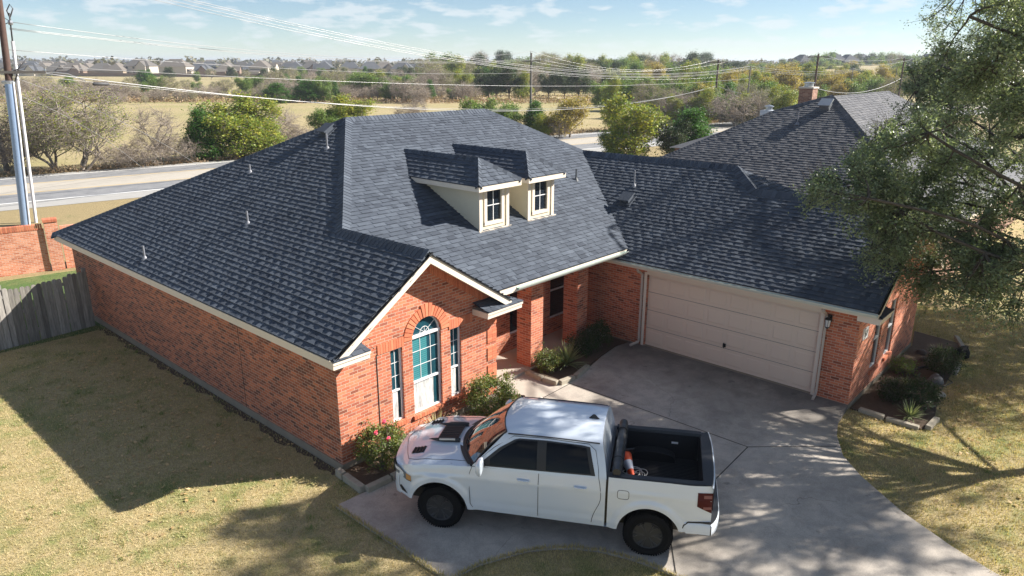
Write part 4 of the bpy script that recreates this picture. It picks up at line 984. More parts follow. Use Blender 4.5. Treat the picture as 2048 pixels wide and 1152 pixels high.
s.face([(-2.99, -yi, zf), (-2.99, yi, zf), (-4.5, yi, zf), (-4.5, -yi, zf)]); s.face([(-2.99, -.9, zf), (-2.99, .9, zf), (-2.99, .9, 1.42), (-2.99, -.9, 1.42)]); s.face([(-4.49, -.9, zf), (-4.49, .9, zf), (-4.49, .9, 1.42), (-4.49, -.9, 1.42)])
for i in range(24): y = -.56+1.12*i/23; s.box((-4.48, y-.012, zf), (-3.0, y+.012, zf+.012))
s.build('truck_bed', M_liner, TR)
s = MB()
Pt = [(-4.66-.05*(1-abs(k)**3), k*.955) for k in np.linspace(-1, 1, 21)]
s.grid([[(x, y, z) for x, y in Pt] for z in (.82, 1.44)]); s.grid([[(x, y, 1.44) for x, y in Pt], [(x+.022, y*.985, 1.452) for x, y in Pt]]); s.build('tailgate', M_paint, TR)
s = MB(); s.grid([[(x+.022, y*.985, 1.452) for x, y in Pt], [(x+.035, y*.97, 1.462) for x, y in Pt], [(-4.5, y*.93, 1.45) for x, y in Pt], [(-4.49, y*.93, 1.38) for x, y in Pt]]); s.build('tailgate_cap', M_trimb, TR)
s = MB(); s.box((-4.11, -.795, 1.22), (-3.99, -.792, 1.26)); s.build('bed_sticker', M_wh, TR)
# rolled-up soft cover
s = MB(); n = 26; s.tube([(-3.09, -.90+1.8*i/n, 1.50) for i in range(n+1)], [.074+.006*math.sin(i*1.9)+.004*math.sin(i*.7) for i in range(n+1)], 18); RC = s.build('rolled_bed_cover', plain('vinyl_cover', (.03, .032, .036), .4, var=.2), TR, smooth=50)
s = MB()
for y in (-.55, .50): s.tube([(-3.09+.083*math.cos(a), y, 1.50+.083*math.sin(a)) for a in np.linspace(0, 2*math.pi, 15)], .008, 5)
s.build('cover_strap', M_black, RC)
s = MB(); s.box((-3.18, -.9, 1.42), (-3.0, .9, 1.44)); s.build('cover_bracket', M_trimb, TR)
# underbody + wheel wells
s = MB(); s.box((-4.56, -.72, .42), (.7, .72, .62)); s.box((-2.9, -.96, .50), (-.62, .96, .56)); s.box((-2.9, -.90, .55), (-.2, .90, 1.30)); s.box((-.2, -.60, .6), (.85, .60, 1.10)); s.build('underbody', M_black, TR)
for a in AX:
    for sg in (1, -1): s = MB(); s.grid([[(a+(RA+.02)*math.cos(q), sg*y, ZH+.02+(RA+.02)*math.sin(q)) for y in (.60, .97)] for q in np.linspace(.16, math.pi-.16, 20)]); s.face([(a+(RA+.02)*math.cos(q), sg*.60, ZH+.02+(RA+.02)*math.sin(q)) for q in np.linspace(.16, math.pi-.16, 20)]); s.build('wheel_well', M_black, TR)
# wheels
for a in AX:
    for sg in (1, -1):
        Mx = Matrix.Translation((a, sg*.865, ZH)) @ Matrix.Rotation(-sg*math.pi/2, 4, 'X') @ Matrix.Diagonal((.945, .945, .92, 1))   # local z -> outward
        s = MB(); hw = .145
        s.lathe([(.275, -hw), (.36, -hw-.005), (.415, -hw+.02), (.437, -hw+.06), (.44, 0), (.437, hw-.06), (.415, hw-.02), (.36, hw+.005), (.275, hw-.005), (.262, hw-.03), (.262, -hw+.02)], 48, Mx)
        for i in range(60):
            q = 2*math.pi*i/60; sh = (i % 2)*.03
            Mt = Mx @ Matrix.Rotation(q, 4, 'Z'); s.box((.425, -.011, .02+sh), (.4445, .011, .12+sh*.2), .5, Mt); s.box((.425, -.011, -.12-sh*.2), (.4445, .011, -.02-sh), .5, Mt)
        W_ = s.build('wheel', M_tyre, TR, smooth=30)
        s = MB(); s.lathe([(.262, hw-.03), (.268, hw-.012), (.255, hw-.02), (.235, .05), (.20, .03), (.0, .03)], 36, Mx)
        s.lathe([(.075, .03), (.07, .115), (.035, .12), (.0, .12)], 16, Mx)
        for i in range(6):
            for da in (-.16, .16):
                q0 = 2*math.pi*i/6; A = Mx @ Vector((.06*math.cos(q0), .06*math.sin(q0), .10)); B = Mx @ Vector((.25*math.cos(q0+da), .25*math.sin(q0+da), .125)); C_ = Mx @ Vector((.17*math.cos(q0+da*.7), .17*math.sin(q0+da*.7), .10)); s.tube([A, C_, B], [.022, .019, .022], 6)
        s.build('rim', M_rim, W_, smooth=35)
# cone and cable in the bed
def tloc(px_, py_, z): p = G(px_, py_, z+TZ); d = p[:2]-TA; return np.array([d@TF, d@TL, z])
m, t, b = new('cone_plastic'); at = nn(t, 'ShaderNodeAttribute'); at.attribute_name = 'col'
t.links.new(ramp(t, at.outputs['Fac'], [(0, (.85, .10, .025)), (.5, (.62, .64, .7)), (1, (.015, .015, .016))]), b.inputs['Base Color']); b.inputs['Roughness'].default_value = .45
tip = tloc(1264, 950, .985); bs = tloc(1250, 912, 1.11)
tw, bw_ = Vector(TW(*tip)), Vector(TW(*bs)); ax = (tw-bw_); L = .62; ax.normalize()
CO = bw_; Mc = Matrix.Translation(bw_) @ ax.to_track_quat('Z', 'Y').to_matrix().to_4x4()
CN = empty('traffic_cone', bw_, 0, 'orange traffic cone with grey-white band lying on its side in the truck bed', 'cone')
Ml = Matrix.Translation(-bw_) @ Mc
s = MB()
for r0, z0, r1, z1, cc in ((.125, .0, .095, .17, 0), (.095, .17, .062, .36, .5), (.062, .36, .032, .56, 0)):
    s.lathe([(r0, z0), (r1, z1)], 24, Ml, cc)
s.build('cone_body', m, CN, smooth=40)
s = MB(); s.box((-.16, -.16, -.035), (.16, .16, 0), 1, Ml); s.build('cone_base', m, CN)
c0 = tloc(1268, 950, .96); s = MB(); P = []
for i in range(150):
    a = i*.27; r = .13+.06*math.sin(i*.13)+.02*math.sin(i*.9); P.append(TW(c0[0]+r*math.cos(a)*1.0+.05*math.sin(i*.05), c0[1]+r*math.sin(a)*1.1-.04, .955+.03*math.sin(i*.31)**2))
P += [TW(c0[0]+.25+.03*k, c0[1]+.05*math.sin(k), .95) for k in range(6)]
s.tube(P, .007, 5); tag(s.build('coiled_cable', plain('white_cable', (.62, .60, .56), .5), None, smooth=True), 'loosely coiled white cable lying beside the orange cone in the truck bed', 'cable')
# ------------------------------------------------------------------ trees
def leafquads(P, S, rng, flat=.35, aspect=.6):
    n = len(P); N = rng.normal(size=(n, 3)); N[:, 2] = np.abs(N[:, 2])+flat; N /= np.linalg.norm(N, axis=1, keepdims=True)
    T = np.cross(N, rng.normal(size=(n, 3))); T /= np.linalg.norm(T, axis=1, keepdims=True); B = np.cross(N, T)
    S = (np.asarray(S)*rng.uniform(.7, 1.3, n))[:, None]; a, b_ = T*S*.5, B*S*.5*aspect
    return np.stack([P-a, P-b_*1.0+a*.1, P+a, P+b_*1.0+a*.1], 1)
def curve(p0, p1, r0, r1, n, rng, wob=.08, sag=0):
    p0, p1 = np.array(p0, float), np.array(p1, float); L = np.linalg.norm(p1-p0); pts = []
    o1, o2 = rng.normal(size=3)*wob*L, rng.normal(size=3)*wob*L*.5
    for i in range(n+1):
        k = i/n; pts.append(p0+(p1-p0)*k+o1*math.sin(k*math.pi)+o2*math.sin(2*k*math.pi)+np.array([0, 0, sag*L*math.sin(k*math.pi)]))
    return pts, [r0+(r1-r0)*(i/n) for i in range(n+1)]
def tree_meshes(name, seed, H, lobes, trunk_h, trunk_r, n1, n2, n3, leaves, lsize, bark, leaf, lean=(0, 0), twig_len=.5, crown_fill=.5, aspect=.6, stems=1, sink=.0, wob=.10, tw_r=.006, k=5, surf=.5, limb=.62, keep=None):
    """lobes: (cx,cy,cz,rx,ry,rz,weight). trunk -> n1 limbs -> n2 branches -> n3 twigs each, leaves spread along the twigs"""
    rng = np.random.default_rng(seed); segs = []
    wts = np.array([l[6] for l in lobes], float); wts /= wts.sum()
    def inside(nn_, sf):
        out = []
        for i in rng.choice(len(lobes), nn_, p=wts):
            cx, cy, cz, rx, ry, rz, _ = lobes[i]; d = rng.normal(size=3); d /= np.linalg.norm(d); r = rng.uniform(sf, 1)**(1/2.2)
            out.append((cx+d[0]*rx*r, cy+d[1]*ry*r, cz+d[2]*rz*r))
        return np.array(out)
    nodes = []
    for st in range(stems):
        base = np.array([rng.normal()*.12*(stems > 1), rng.normal()*.12*(stems > 1), -.1]); top = np.array([lean[0]+(rng.normal()*.3*trunk_h if stems > 1 else 0), lean[1]+(rng.normal()*.3*trunk_h if stems > 1 else 0), trunk_h])
        pts, rs = curve(base, top, trunk_r/math.sqrt(stems), trunk_r*.72/math.sqrt(stems), 6, rng, .04)
        rs[0] *= 1.35
        for a, b_, ra, rb in zip(pts, pts[1:], rs, rs[1:]): segs.append((*a, *b_, ra, rb))
        nodes.append((pts[-1], rs[-1])); nodes.append((pts[-2], rs[-2]))
    T1 = inside(n1, .15); L1 = []
    for q in T1:
        st_, sr = nodes[rng.integers(len(nodes))]; pts, rs = curve(st_, q, sr*limb, trunk_r*.16, 7, rng, wob, .06)
        for a, b_, ra, rb in zip(pts, pts[1:], rs, rs[1:]): segs.append((*a, *b_, ra, rb))
        L1 += list(zip(pts[2:], rs[2:]))
    LP_ = np.array([p for p, r in L1]); LR = np.array([r for p, r in L1])
    T2 = inside(n2, crown_fill); twp = []
    if keep is not None: T2 = T2[keep(T2)]
    for q in T2:
        if q[2] < sink: q[2] = sink+abs(q[2]-sink)
        d = np.linalg.norm(LP_-q, axis=1); i = np.argmin(d+rng.uniform(0, .25)*d); pts, rs = curve(LP_[i], q, min(LR[i]*.7, trunk_r*.14), tw_r*1.6, 4, rng, wob, .04)
        for a, b_, ra, rb in zip(pts, pts[1:], rs, rs[1:]): segs.append((*a, *b_, ra, rb))
        for j in range(n3):
            kk = rng.integers(2, 5); p0 = pts[kk]; d = rng.normal(size=3); d[2] += .35; d /= np.linalg.norm(d); out = (pts[-1]-pts[0]); out /= np.linalg.norm(out)+1e-6
            d = d+out*.9; d /= np.linalg.norm(d); L = twig_len*rng.uniform(.5, 1.3); p1 = p0+d*L*.55; p2 = p1+(d+rng.normal(size=3)*.35)*L*.5
            segs.append((*p0, *p1, tw_r, tw_r*.7)); segs.append((*p1, *p2, tw_r*.7, tw_r*.3)); twp.append((p0, p1, p2))
    tm = tubemesh(name+'_trunk', segs, bark, k)
    tw = np.array(twp); idx = rng.integers(len(tw), size=leaves); kk = rng.uniform(0, 2, leaves)[:, None]
    A = np.where(kk < 1, tw[idx, 0]+(tw[idx, 1]-tw[idx, 0])*kk, tw[idx, 1]+(tw[idx, 2]-tw[idx, 1])*(kk-1))
    P = A+rng.normal(size=(leaves, 3))*lsize*surf*2.4
    P[:, 2] = np.maximum(P[:, 2], .03)
    if keep is not None: P = P[keep(P)]
    return tm, quadmesh(name+'_crown', leafquads(P, np.full(len(P), lsize), rng, aspect=aspect), leaf)
def place_tree(name, meshes, loc, rz=0, sc=1.0, label='', cat='tree', group=None, stemname='trunk', crownname='crown'):
    e = empty(name, loc, rz, label, cat, group); e.scale = (sc, sc, sc) if not hasattr(sc, '__len__') else sc
    link(stemname, meshes[0], e); link(crownname, meshes[1], e); return e
# the big live oak by the drive: trunk out of frame to the right, limbs reach left over roof and truck
OB = np.array([12.2, -12.6, 0])
ol = []
for (x_, y_, d_, rx, rz_, w_) in ((2000, 50, 22, 2.3, 2.5, 2.4), (1935, 215, 21.5, 2.2, 1.9, 2.6), (1850, 290, 20, 1.4, 1.1, 1.0), (1890, 130, 22, 1.0, 1.1, .6), (1800, 330, 16, 1.5, 1.2, 1.6), (1700, 400, 15.5, 1.15, .8, .9), (1850, 470, 16, 1.6, 1.1, 1.8), (1960, 420, 16, 1.8, 1.6, 2.2), (1905, 570, 16, 1.1, .7, .75), (1690, 290, 16.5, .8, .5, .35), (2010, 560, 15, 1.1, .8, .8), (2050, 130, 13.5, 1.4, 1.5, 1.5), (1980, 70, 13.5, .9, 1.0, .7), (2110, 290, 20.5, 2.8, 2.8, 2.8), (2130, 90, 21.5, 2.4, 2.6, 1.8), (2300, 420, 15, 2.6, 2.3, 2.2), (2350, 120, 15, 2.8, 2.4, 2.4), (2550, 250, 13, 2.6, 2.2, 1.8)):
    q = ATD(x_, y_, d_)-OB; ol.append((q[0], q[1], q[2], rx, rx, rz_, w_))
for c_, r3, w_ in (((11.2, -11.9, 9.4), (3.2, 2.7, 1.7), 3.8), ((8.5, -12.8, 8.5), (2.2, 1.8, 1.2), 1.3), ((15.6, -16.6, 8.4), (3.0, 2.4, 1.3), 1.6), ((14.8, -14.2, 8.8), (2.6, 2.2, 1.4), .7)):
    ol.append((c_[0]-OB[0], c_[1]-OB[1], c_[2], *r3, w_))
def oak_keep(P):      # the crown is thin where the photograph shows the gable front and walk in full sun
    t_ = (-.4-(P[:, 1]+OB[1]))/.6; x = P[:, 0]+OB[0]-.8*t_; z = P[:, 2]-.65*t_
    bad = (x > -1.0) & (x < 6.9) & (z > .1) & (z < 5.5)
    X, Y, Z = P[:, 0]+OB[0], P[:, 1]+OB[1], P[:, 2]
    t2 = (Z-2.66-.621*(X-9.58))/.153; xh, yh = X-.8*t2, Y+.6*t2; bad |= (t2 > 0) & (xh > 9.5) & (xh < 13.3) & (yh > -3.7) & (yh < 3.5)
    t3 = (Z-2.91-.498*(Y+.21))/.949; xh, yh = X-.8*t3, Y+.6*t3; bad |= (t3 > 0) & (xh > 4.2) & (xh < 11.5) & (yh > -.3) & (yh < 6.8)
    return ~bad
oak = tree_meshes('live_oak', 11, 12, ol, 3.0, .19, 50, 760, 15, 300000, .064, M_oakbark, L_oak, lean=(-.3, .4), limb=.30, keep=oak_keep, twig_len=.48, crown_fill=.05, wob=.06, tw_r=.006, surf=.45, aspect=.6)
place_tree('live_oak', oak, OB, 0, 1, 'large grey-green live oak filling the right edge above roof and lawn')
ol2 = [(5.0, -1.5, 7.0, 3.2, 3.0, 2.4, 2), (0, 0, 7.2, 4.2, 3.6, 3.2, 3), (-1.5, 2.0, 5.0, 2.6, 2.2, 1.8, 1), (2.2, .5, 5.0, 2.8, 2.6, 2.0, 1)]
oak2 = tree_meshes('live_oak_b', 12, 11, ol2, 3.0, .2, 22, 380, 9, 90000, .08, M_bark, L_oak, twig_len=.6, crown_fill=.1, aspect=.55)
place_tree('live_oak', oak2, (21.5, -13.8, 0), 0.3, 1.0, 'second live oak behind the larger one, just past the right edge')

# prototypes (about real size), reused by copying
PT = {}
PT['bareyellow'] = tree_meshes('bareyellow', 21, 6.5, [(0, 0, 4.0, 2.9, 2.9, 2.4, 1)], 1.3, .20, 20, 210, 9, 5600, .10, M_barkg, L_yel, twig_len=.85, crown_fill=.2, stems=3, limb=.5, tw_r=.011, surf=.7, k=4)
PT['bare'] = tree_meshes('bare', 22, 5, [(0, 0, 3.1, 2.0, 2.0, 2.0, 1)], 1.2, .13, 12, 120, 9, 900, .07, M_barkg, L_brown, twig_len=.8, crown_fill=.2, tw_r=.011, k=4)
PT['scrub'] = tree_meshes('scrub', 23, 3, [(0, 0, 1.4, 1.9, 1.9, 1.3, 1)], .35, .10, 14, 130, 9, 2200, .075, M_barkg, L_brown, twig_len=.7, crown_fill=.1, stems=4, tw_r=.011, sink=.15, k=4)
PT['leafy'] = tree_meshes('leafy', 24, 6, [(0, 0, 3.2, 1.5, 1.5, 1.9, 1.2), (.2, .2, 1.3, 1.7, 1.6, 1.1, 1.1), (1.3, .4, 2.3, 1.2, 1.1, 1.2, 1), (-1.1, -.7, 4.5, 1.0, 1.0, 1.1, .8), (.5, 1.1, 4.9, .9, .8, 1.2, .7), (-1.3, .9, 2.2, 1.1, 1.0, .9, .7), (.6, -1.3, 3.4, 1.0, 1.0, 1.0, .6)], .6, .14, 16, 190, 7, 13000, .19, M_barkg, L_yel, twig_len=.6, crown_fill=.3, tw_r=.010, k=4, surf=.5)
PT['olive'] = tree_meshes('olive', 25, 5.5, [(0, 0, 2.6, 1.6, 1.6, 1.7, 1.2), (1.5, -.5, 2.2, 1.2, 1.2, 1.3, .8), (-1.3, .6, 3.0, 1.2, 1.2, 1.3, .8), (.5, 1.3, 3.9, 1.0, 1.0, 1.1, .7), (-.3, -1.2, 4.2, .8, .8, 1.0, .5), (0, 0, 1.1, 1.7, 1.7, .9, .9)], .5, .13, 14, 170, 7, 10500, .20, M_bark, L_olive, twig_len=.6, crown_fill=.3, tw_r=.010, k=4)
PT['cedar'] = tree_meshes('cedar', 26, 4.5, [(0, 0, 1.1, 1.25, 1.25, 1.0, 2.4), (0, 0, 2.4, .95, .95, 1.1, 1.8), (0, 0, 3.6, .5, .5, .9, .8)], 3.6, .10, 22, 190, 6, 12000, .13, M_bark, L_cedar, twig_len=.42, crown_fill=.5, tw_r=.008, k=4, sink=.1)
PT['dark'] = tree_meshes('dark', 27, 7, [(0, 0, 3.8, 2.2, 2.2, 2.2, 1.6), (1.8, 1, 3.0, 1.6, 1.6, 1.7, 1), (-1.8, -.8, 3.4, 1.6, 1.6, 1.8, 1), (.4, -1.6, 5.4, 1.3, 1.3, 1.4, .8), (-.6, 1.7, 5.0, 1.2, 1.2, 1.6, .7)], 1.4, .2, 14, 200, 6, 11000, .22, M_bark, L_dark, twig_len=.7, crown_fill=.4, tw_r=.012, k=4)
PT['orange'] = tree_meshes('orange', 28, 5, [(0, 0, 2.6, 1.3, 1.3, 1.6, 1), (1.0, .6, 1.8, 1.2, 1.2, 1.2, .7), (-.9, .3, 3.4, .9, .9, 1.3, .6), (.3, -1.0, 3.9, .7, .7, 1.0, .5)], .8, .12, 12, 150, 8, 8500, .17, M_barkg, L_orange, twig_len=.6, crown_fill=.2, tw_r=.010, k=4)
TH = dict(bareyellow=6.5, bare=5.2, scrub=2.9, leafy=6.2, olive=5.4, cedar=4.6, dark=7.0, orange=5.1); TWD = dict(bareyellow=6.2, bare=4.4, scrub=4.2, leafy=4.8, olive=5.2, cedar=2.6, dark=6.6, orange=4.2)
SPN = dict(bareyellow=('bare_tree', 'tree'), bare=('bare_tree', 'tree'), scrub=('scrub_bush', 'bush'), leafy=('leafy_tree', 'tree'), olive=('leafy_tree', 'tree'), cedar=('cedar_tree', 'tree'), dark=('dark_tree', 'tree'), orange=('autumn_tree', 'tree'))
trng = np.random.default_rng(77)
def put(kind, bx, by, topy, wpx=None, label='', group=None):
    g_ = G(bx, by); h = max(1.0, HT(g_, topy)); sz = h/TH[kind]
    sx = (wpx/FPX*DEP(g_)/TWD[kind]) if wpx else sz
    nm, ct = SPN[kind]; return place_tree(nm, PT[kind], g_, trng.uniform(0, 6.28), (sx, sx, sz), label, ct, group)
put('bareyellow', 108, 342, 182, 205, 'half-bare tree with thin grey trunks just right of the near utility pole')
put('bareyellow', 168, 342, 165, 215, 'broad half-bare tree with yellowing leaves across the road, second from the near utility pole')
put('bare', 322, 328, 212, 95, 'slender bare tree between the two broad half-bare trees and the bright green cedar')
for i, (bx, by, ty, wp, kd, lb) in enumerate([(236, 337, 290, 100, 'scrub', 'grey-brown leafless scrub right of the broad half-bare tree'), (290, 333, 275, 115, 'scrub', 'tangled brown scrub below the slender bare tree'), (362, 326, 268, 90, 'scrub', 'brown scrub just left of the bright green cedar'), (20, 345, 262, 120, 'scrub', 'brown scrub behind the near utility pole at the left edge'), (60, 340, 210, 130, 'bare', 'leafless tree behind the white pipe at the left edge')]):
    put(kd, bx, by, ty, wp, lb)
put('cedar', 412, 320, 215, 78, 'bright green cedar at the road edge left of the yellow-green trees')
put('leafy', 470, 316, 192, 130, 'tall yellow-green tree right beside the bright green cedar')
put('leafy', 520, 312, 200, 110, 'yellow-green tree whose right side meets the roof line')
put('bare', 560, 300, 215, 100, 'bare grey tree poking out right of the yellow-green pair')
put('scrub', 600, 300, 250, 90, 'low brown scrub above the left roof slope')
put('leafy', 700, 270, 192, 105, 'yellow and green tree behind the left end of the roof ridge')
put('olive', 650, 275, 215, 70, 'thin olive tree left of the yellow tree behind the ridge')
put('scrub', 815, 250, 205, 60, 'sparse bush beyond the middle of the roof ridge')
put('bare', 838, 248, 196, 40, 'small bare tree beyond the middle of the roof ridge')
put('olive', 965, 268, 195, 90, 'olive bush behind the right end of the ridge')
put('olive', 1015, 272, 205, 80, 'olive-yellow bush between ridge end and the pole with one cross-arm')
put('cedar', 1070, 272, 200, 50, 'narrow dark cedar at the foot of the tall pole beyond the ridge')
put('leafy', 1085, 276, 228, 50, 'small yellow bush at the foot of the tall pole beyond the ridge')
put('orange', 1140, 275, 190, 92, 'golden orange tree just right of the tall pole')
put('scrub', 1118, 277, 235, 50, 'grey-brown brush under the golden orange tree')
put('leafy', 1262, 322, 196, 135, 'large yellow-green tree on the near side of the road above the garage ridge')
put('olive', 1225, 325, 262, 62, 'low dark green shrub left of the large tree above the garage ridge')
put('cedar', 1375, 318, 215, 105, 'dense bright green bush above the garage ridge beside the neighbour roof')
put('dark', 1345, 322, 240, 80, 'dark green bush between the large tree and the bright green bush')
put('leafy', 1235, 262, 198, 60, 'yellow-green tree across the road left of the large tree')
# woods by depth
BL = {'bareyellow': 'half-bare yellowish tree in the woods beyond the field', 'bare': 'leafless grey tree in the scrub belt beyond the field', 'scrub': 'brown leafless scrub bush in the belt beyond the field', 'leafy': 'yellow-green tree in the woods beyond the road', 'olive': 'olive-green tree in the woods beyond the road', 'cedar': 'dark green cedar scattered in the scrub belt', 'dark': 'dark green broad tree in the woods beyond the field', 'orange': 'orange-yellow autumn tree in the woods beyond the road'}
BG = {k: 'trees beyond the road: '+k for k in BL}
cnt = 0
def wood(D, x0, x1, step, kinds, hs, jit=.25):
    global cnt
    x = x0
    while x < x1:
        kd = kinds[trng.integers(len(kinds))]; h = trng.uniform(*hs); d_ = D*trng.uniform(1-jit*.3, 1+jit*.3)
        # ground point at depth d_
        yy = 576-FPX*math.tan(math.radians(17.351)-math.atan(8.05/d_)); p = G(x, max(yy, 129), 0)
        p = CAM+(p-CAM)/(DEP(p))*d_; p[2] = 0
        sz = h/TH[kd]
        nm, ct = SPN[kd]; place_tree(nm, PT[kd], p, trng.uniform(0, 6.28), (sz*trng.uniform(.9, 1.25), sz*trng.uniform(.9, 1.25), sz), BL[kd], ct, 'background '+nm.replace('_', ' ')+'s like this: '+kd)
        cnt += 1; x += step*trng.uniform(.6, 1.4)
wood(150, -60, 560, 26, ['scrub', 'scrub', 'bareyellow', 'scrub'], (1.6, 3.0))
wood(165, -60, 560, 22, ['scrub', 'scrub', 'bare', 'scrub', 'bareyellow'], (2.0, 4.2))
wood(185, -60, 560, 32, ['bareyellow', 'bare', 'scrub', 'olive'], (3.0, 5.0))
wood(160, 530, 960, 19, ['scrub', 'cedar', 'bare', 'olive', 'scrub'], (2.5, 5.5))
wood(185, 540, 1000, 20, ['olive', 'cedar', 'bareyellow', 'bare', 'leafy'], (4.0, 7.0))
wood(240, 560, 1000, 26, ['olive', 'bareyellow', 'dark', 'bare'], (4, 7))
wood(175, 960, 1180, 20, ['olive', 'leafy', 'bare', 'dark', 'scrub'], (4, 8))
wood(215, 860, 1300, 26, ['olive', 'dark', 'leafy', 'bareyellow'], (6, 10))
wood(330, 300, 900, 40, ['bareyellow', 'olive', 'dark', 'cedar'], (4, 7))
wood(280, 880, 1400, 26, ['dark', 'bare', 'olive', 'leafy', 'bareyellow'], (8, 12))
wood(380, 960, 1500, 34, ['dark', 'bareyellow', 'bare'], (9, 14))
wood(130, 1200, 1500, 22, ['leafy', 'olive', 'dark'], (4, 6.5))
wood(104, 1330, 1580, 22, ['leafy', 'olive', 'bareyellow', 'leafy', 'scrub'], (3.0, 5.2))
wood(118, 1290, 1640, 18, ['leafy', 'orange', 'olive', 'leafy', 'bareyellow', 'olive', 'cedar'], (3.5, 6.0))
wood(150, 1260, 1960, 28, ['leafy', 'orange', 'leafy', 'olive', 'bareyellow', 'olive', 'leafy'], (5, 8.0))
wood(190, 1250, 2000, 30, ['leafy', 'orange', 'olive', 'leafy'], (6, 9.0))
wood(250, 1300, 2000, 34, ['leafy', 'olive', 'orange', 'dark'], (6.5, 10))
wood(400, 1300, 2000, 34, ['leafy', 'olive', 'dark', 'orange'], (8, 11))
wood(440, 1560, 1900, 22, ['dark', 'olive', 'bareyellow'], (9, 15))
# single marked trees
put('cedar', 292, 172, 140, 46, 'lone dark cedar in the dry field in front of the far subdivision')
put('cedar', 555, 206, 165, 60, 'round green cedar at the left end of the green scrub belt')
put('cedar', 618, 204, 158, 66, 'broad green cedar in the scrub belt left of centre')
put('olive', 730, 196, 145, 95, 'wide green tree group in the scrub belt above the roof ridge')
put('olive', 800, 192, 150, 90, 'green tree right of the wide green one above the roof ridge')
put('dark', 1278, 165, 110, 46, 'tall dark round tree that breaks the skyline right of centre')
put('leafy', 1222, 190, 138, 34, 'narrow golden tree right of the dark roof beyond the field')
print('woods', cnt)

# distant wooded belts (one mass)
rng = np.random.default_rng(5); n = 26000; ang = rng.uniform(R_(-3), R_(92), n); D = rng.choice([560, 700, 900, 1200, 1600, 2200], n)*rng.uniform(.93, 1.07, n)
hmax = (5.5+3.2*np.sin(ang*23+D*.01)+2.5*np.sin(ang*61+D)+1.8*np.sin(ang*140))*(D/900)**.45+1.5
hmax = np.maximum(hmax, 2.5); P = np.stack([CAM[0]+D*np.cos(ang), CAM[1]+D*np.sin(ang), hmax*rng.uniform(0, 1, n)**.7], 1)
L_far = leafmat('distant_wood_leaf', [(.05, .065, .03), (.09, .09, .045), (.14, .12, .06), (.10, .12, .04)], .2)
me = quadmesh('distant_woods', leafquads(P, 1.5+D*.0028, rng, aspect=.9), L_far); tag(link('distant_woods', me), kind='stuff')
# tall dry weeds along the field edges
M_weed = leafmat('dry_weed', [(.22, .15, .09), (.32, .22, .13), (.40, .30, .18)], .2)
n = 15000; xs_ = rng.uniform(-40, 1300, n); dd = rng.choice([150, 153, 157, 175], n)*rng.uniform(.98, 1.03, n); P = []
for x, d_ in zip(xs_, dd):
    p = ray(x, 190); p = CAM+p/(p@Fv)*d_; P.append((p[0], p[1], abs(rng.normal())*.45))
me = quadmesh('dry_weeds', leafquads(np.array(P), np.full(n, .55), rng, flat=0, aspect=.35), M_weed); tag(link('dry_weeds', me), kind='stuff')
n = 9000; X = rng.uniform(-5, 120, n); Y = 38-.175*X+13.9+np.abs(rng.normal(size=n))*.9+.3; P = np.stack([X, Y, np.abs(rng.normal(size=n))*.22], 1)
me = quadmesh('roadside_weeds', leafquads(P, np.full(n, .26), rng, flat=0, aspect=.3), M_weed); tag(link('roadside_weeds', me), kind='stuff')

# ------------------------------------------------------------------ lawn blades and fallen leaves
def inpoly(x, y, poly):
    ins = np.zeros(len(x), bool); n = len(poly); j = n-1
    for i in range(n):
        xi, yi = poly[i]; xj, yj = poly[j]; c = ((yi > y) != (yj > y)) & (x < (xj-xi)*(y-yi)/(yj-yi+1e-9)+xi); ins ^= c; j = i
    return ins
def lawn_pts(n, x0, x1, y0, y1):
    X = rng.uniform(x0, x1, n); Y = rng.uniform(y0, y1, n)
    bad = inpoly(X, Y, DR) | ((X > -.04) & (X < 17) & (Y > -.04) & (Y < 15)) | ((X > 4.5) & (Y > -1.2) & (X < 10) & (Y < 2)) | inpoly(X, Y, [(10.0, -6.78), (10.0, -8.35), (10.4, -8.5), (14.7, -8.1), (16.9, -8.0), (16.9, 5), (9.9, 5)]) | inpoly(X, Y, [(-.05, -.95), (5, -.95), (5, 0), (-.05, 0)])
    return X[~bad], Y[~bad]
def blades(X, Y, h, wd):
    n = len(X); a = rng.uniform(0, 6.28, n); L = rng.uniform(.4, 1.3, n)*h; ln = rng.uniform(.2, 1.4, n)*L
    dx, dy = np.cos(a), np.sin(a); z0 = np.full(n, -.01)
    b0 = np.stack([X-dy*wd, Y+dx*wd, z0], 1); b1 = np.stack([X+dy*wd, Y-dx*wd, z0], 1); tp = np.stack([X+dx*ln+dy*wd*.3, Y+dy*ln-dx*wd*.3, L], 1); t2 = np.stack([X+dx*ln-dy*wd*.3, Y+dy*ln+dx*wd*.3, L], 1)
    return np.stack([b0, b1, tp, t2], 1)
X1, Y1 = lawn_pts(110000, -6, 3, -7.5, 13); X2, Y2 = lawn_pts(90000, 5.5, 20, -13.5, -5); X3, Y3 = lawn_pts(24000, -2, 2.5, -8, -3.8)
tx, ty = lawn_pts(1500, -6, 20, -13.5, 13); bx_, by_ = [], []
for i in range(len(tx)):
    k_ = rng.integers(10, 34); rr_ = rng.uniform(.03, .11); bx_.append(tx[i]+rng.normal(size=k_)*rr_); by_.append(ty[i]+rng.normal(size=k_)*rr_)
XT, YT = np.concatenate(bx_), np.concatenate(by_)
ex, ey = [], []
for i in range(len(DR)-14):
    a_, b2_ = np.array(DR[i]), np.array(DR[i+1]); L_ = np.linalg.norm(b2_-a_); k_ = int(min(L_, 6)*260); q_ = rng.uniform(0, 1, k_)
    if i >= len(DR)-16: continue
    ex.append(a_[0]+(b2_-a_)[0]*q_+rng.normal(size=k_)*.02); ey.append(a_[1]+(b2_-a_)[1]*q_+rng.normal(size=k_)*.02)
XE, YE = np.concatenate(ex), np.concatenate(ey)
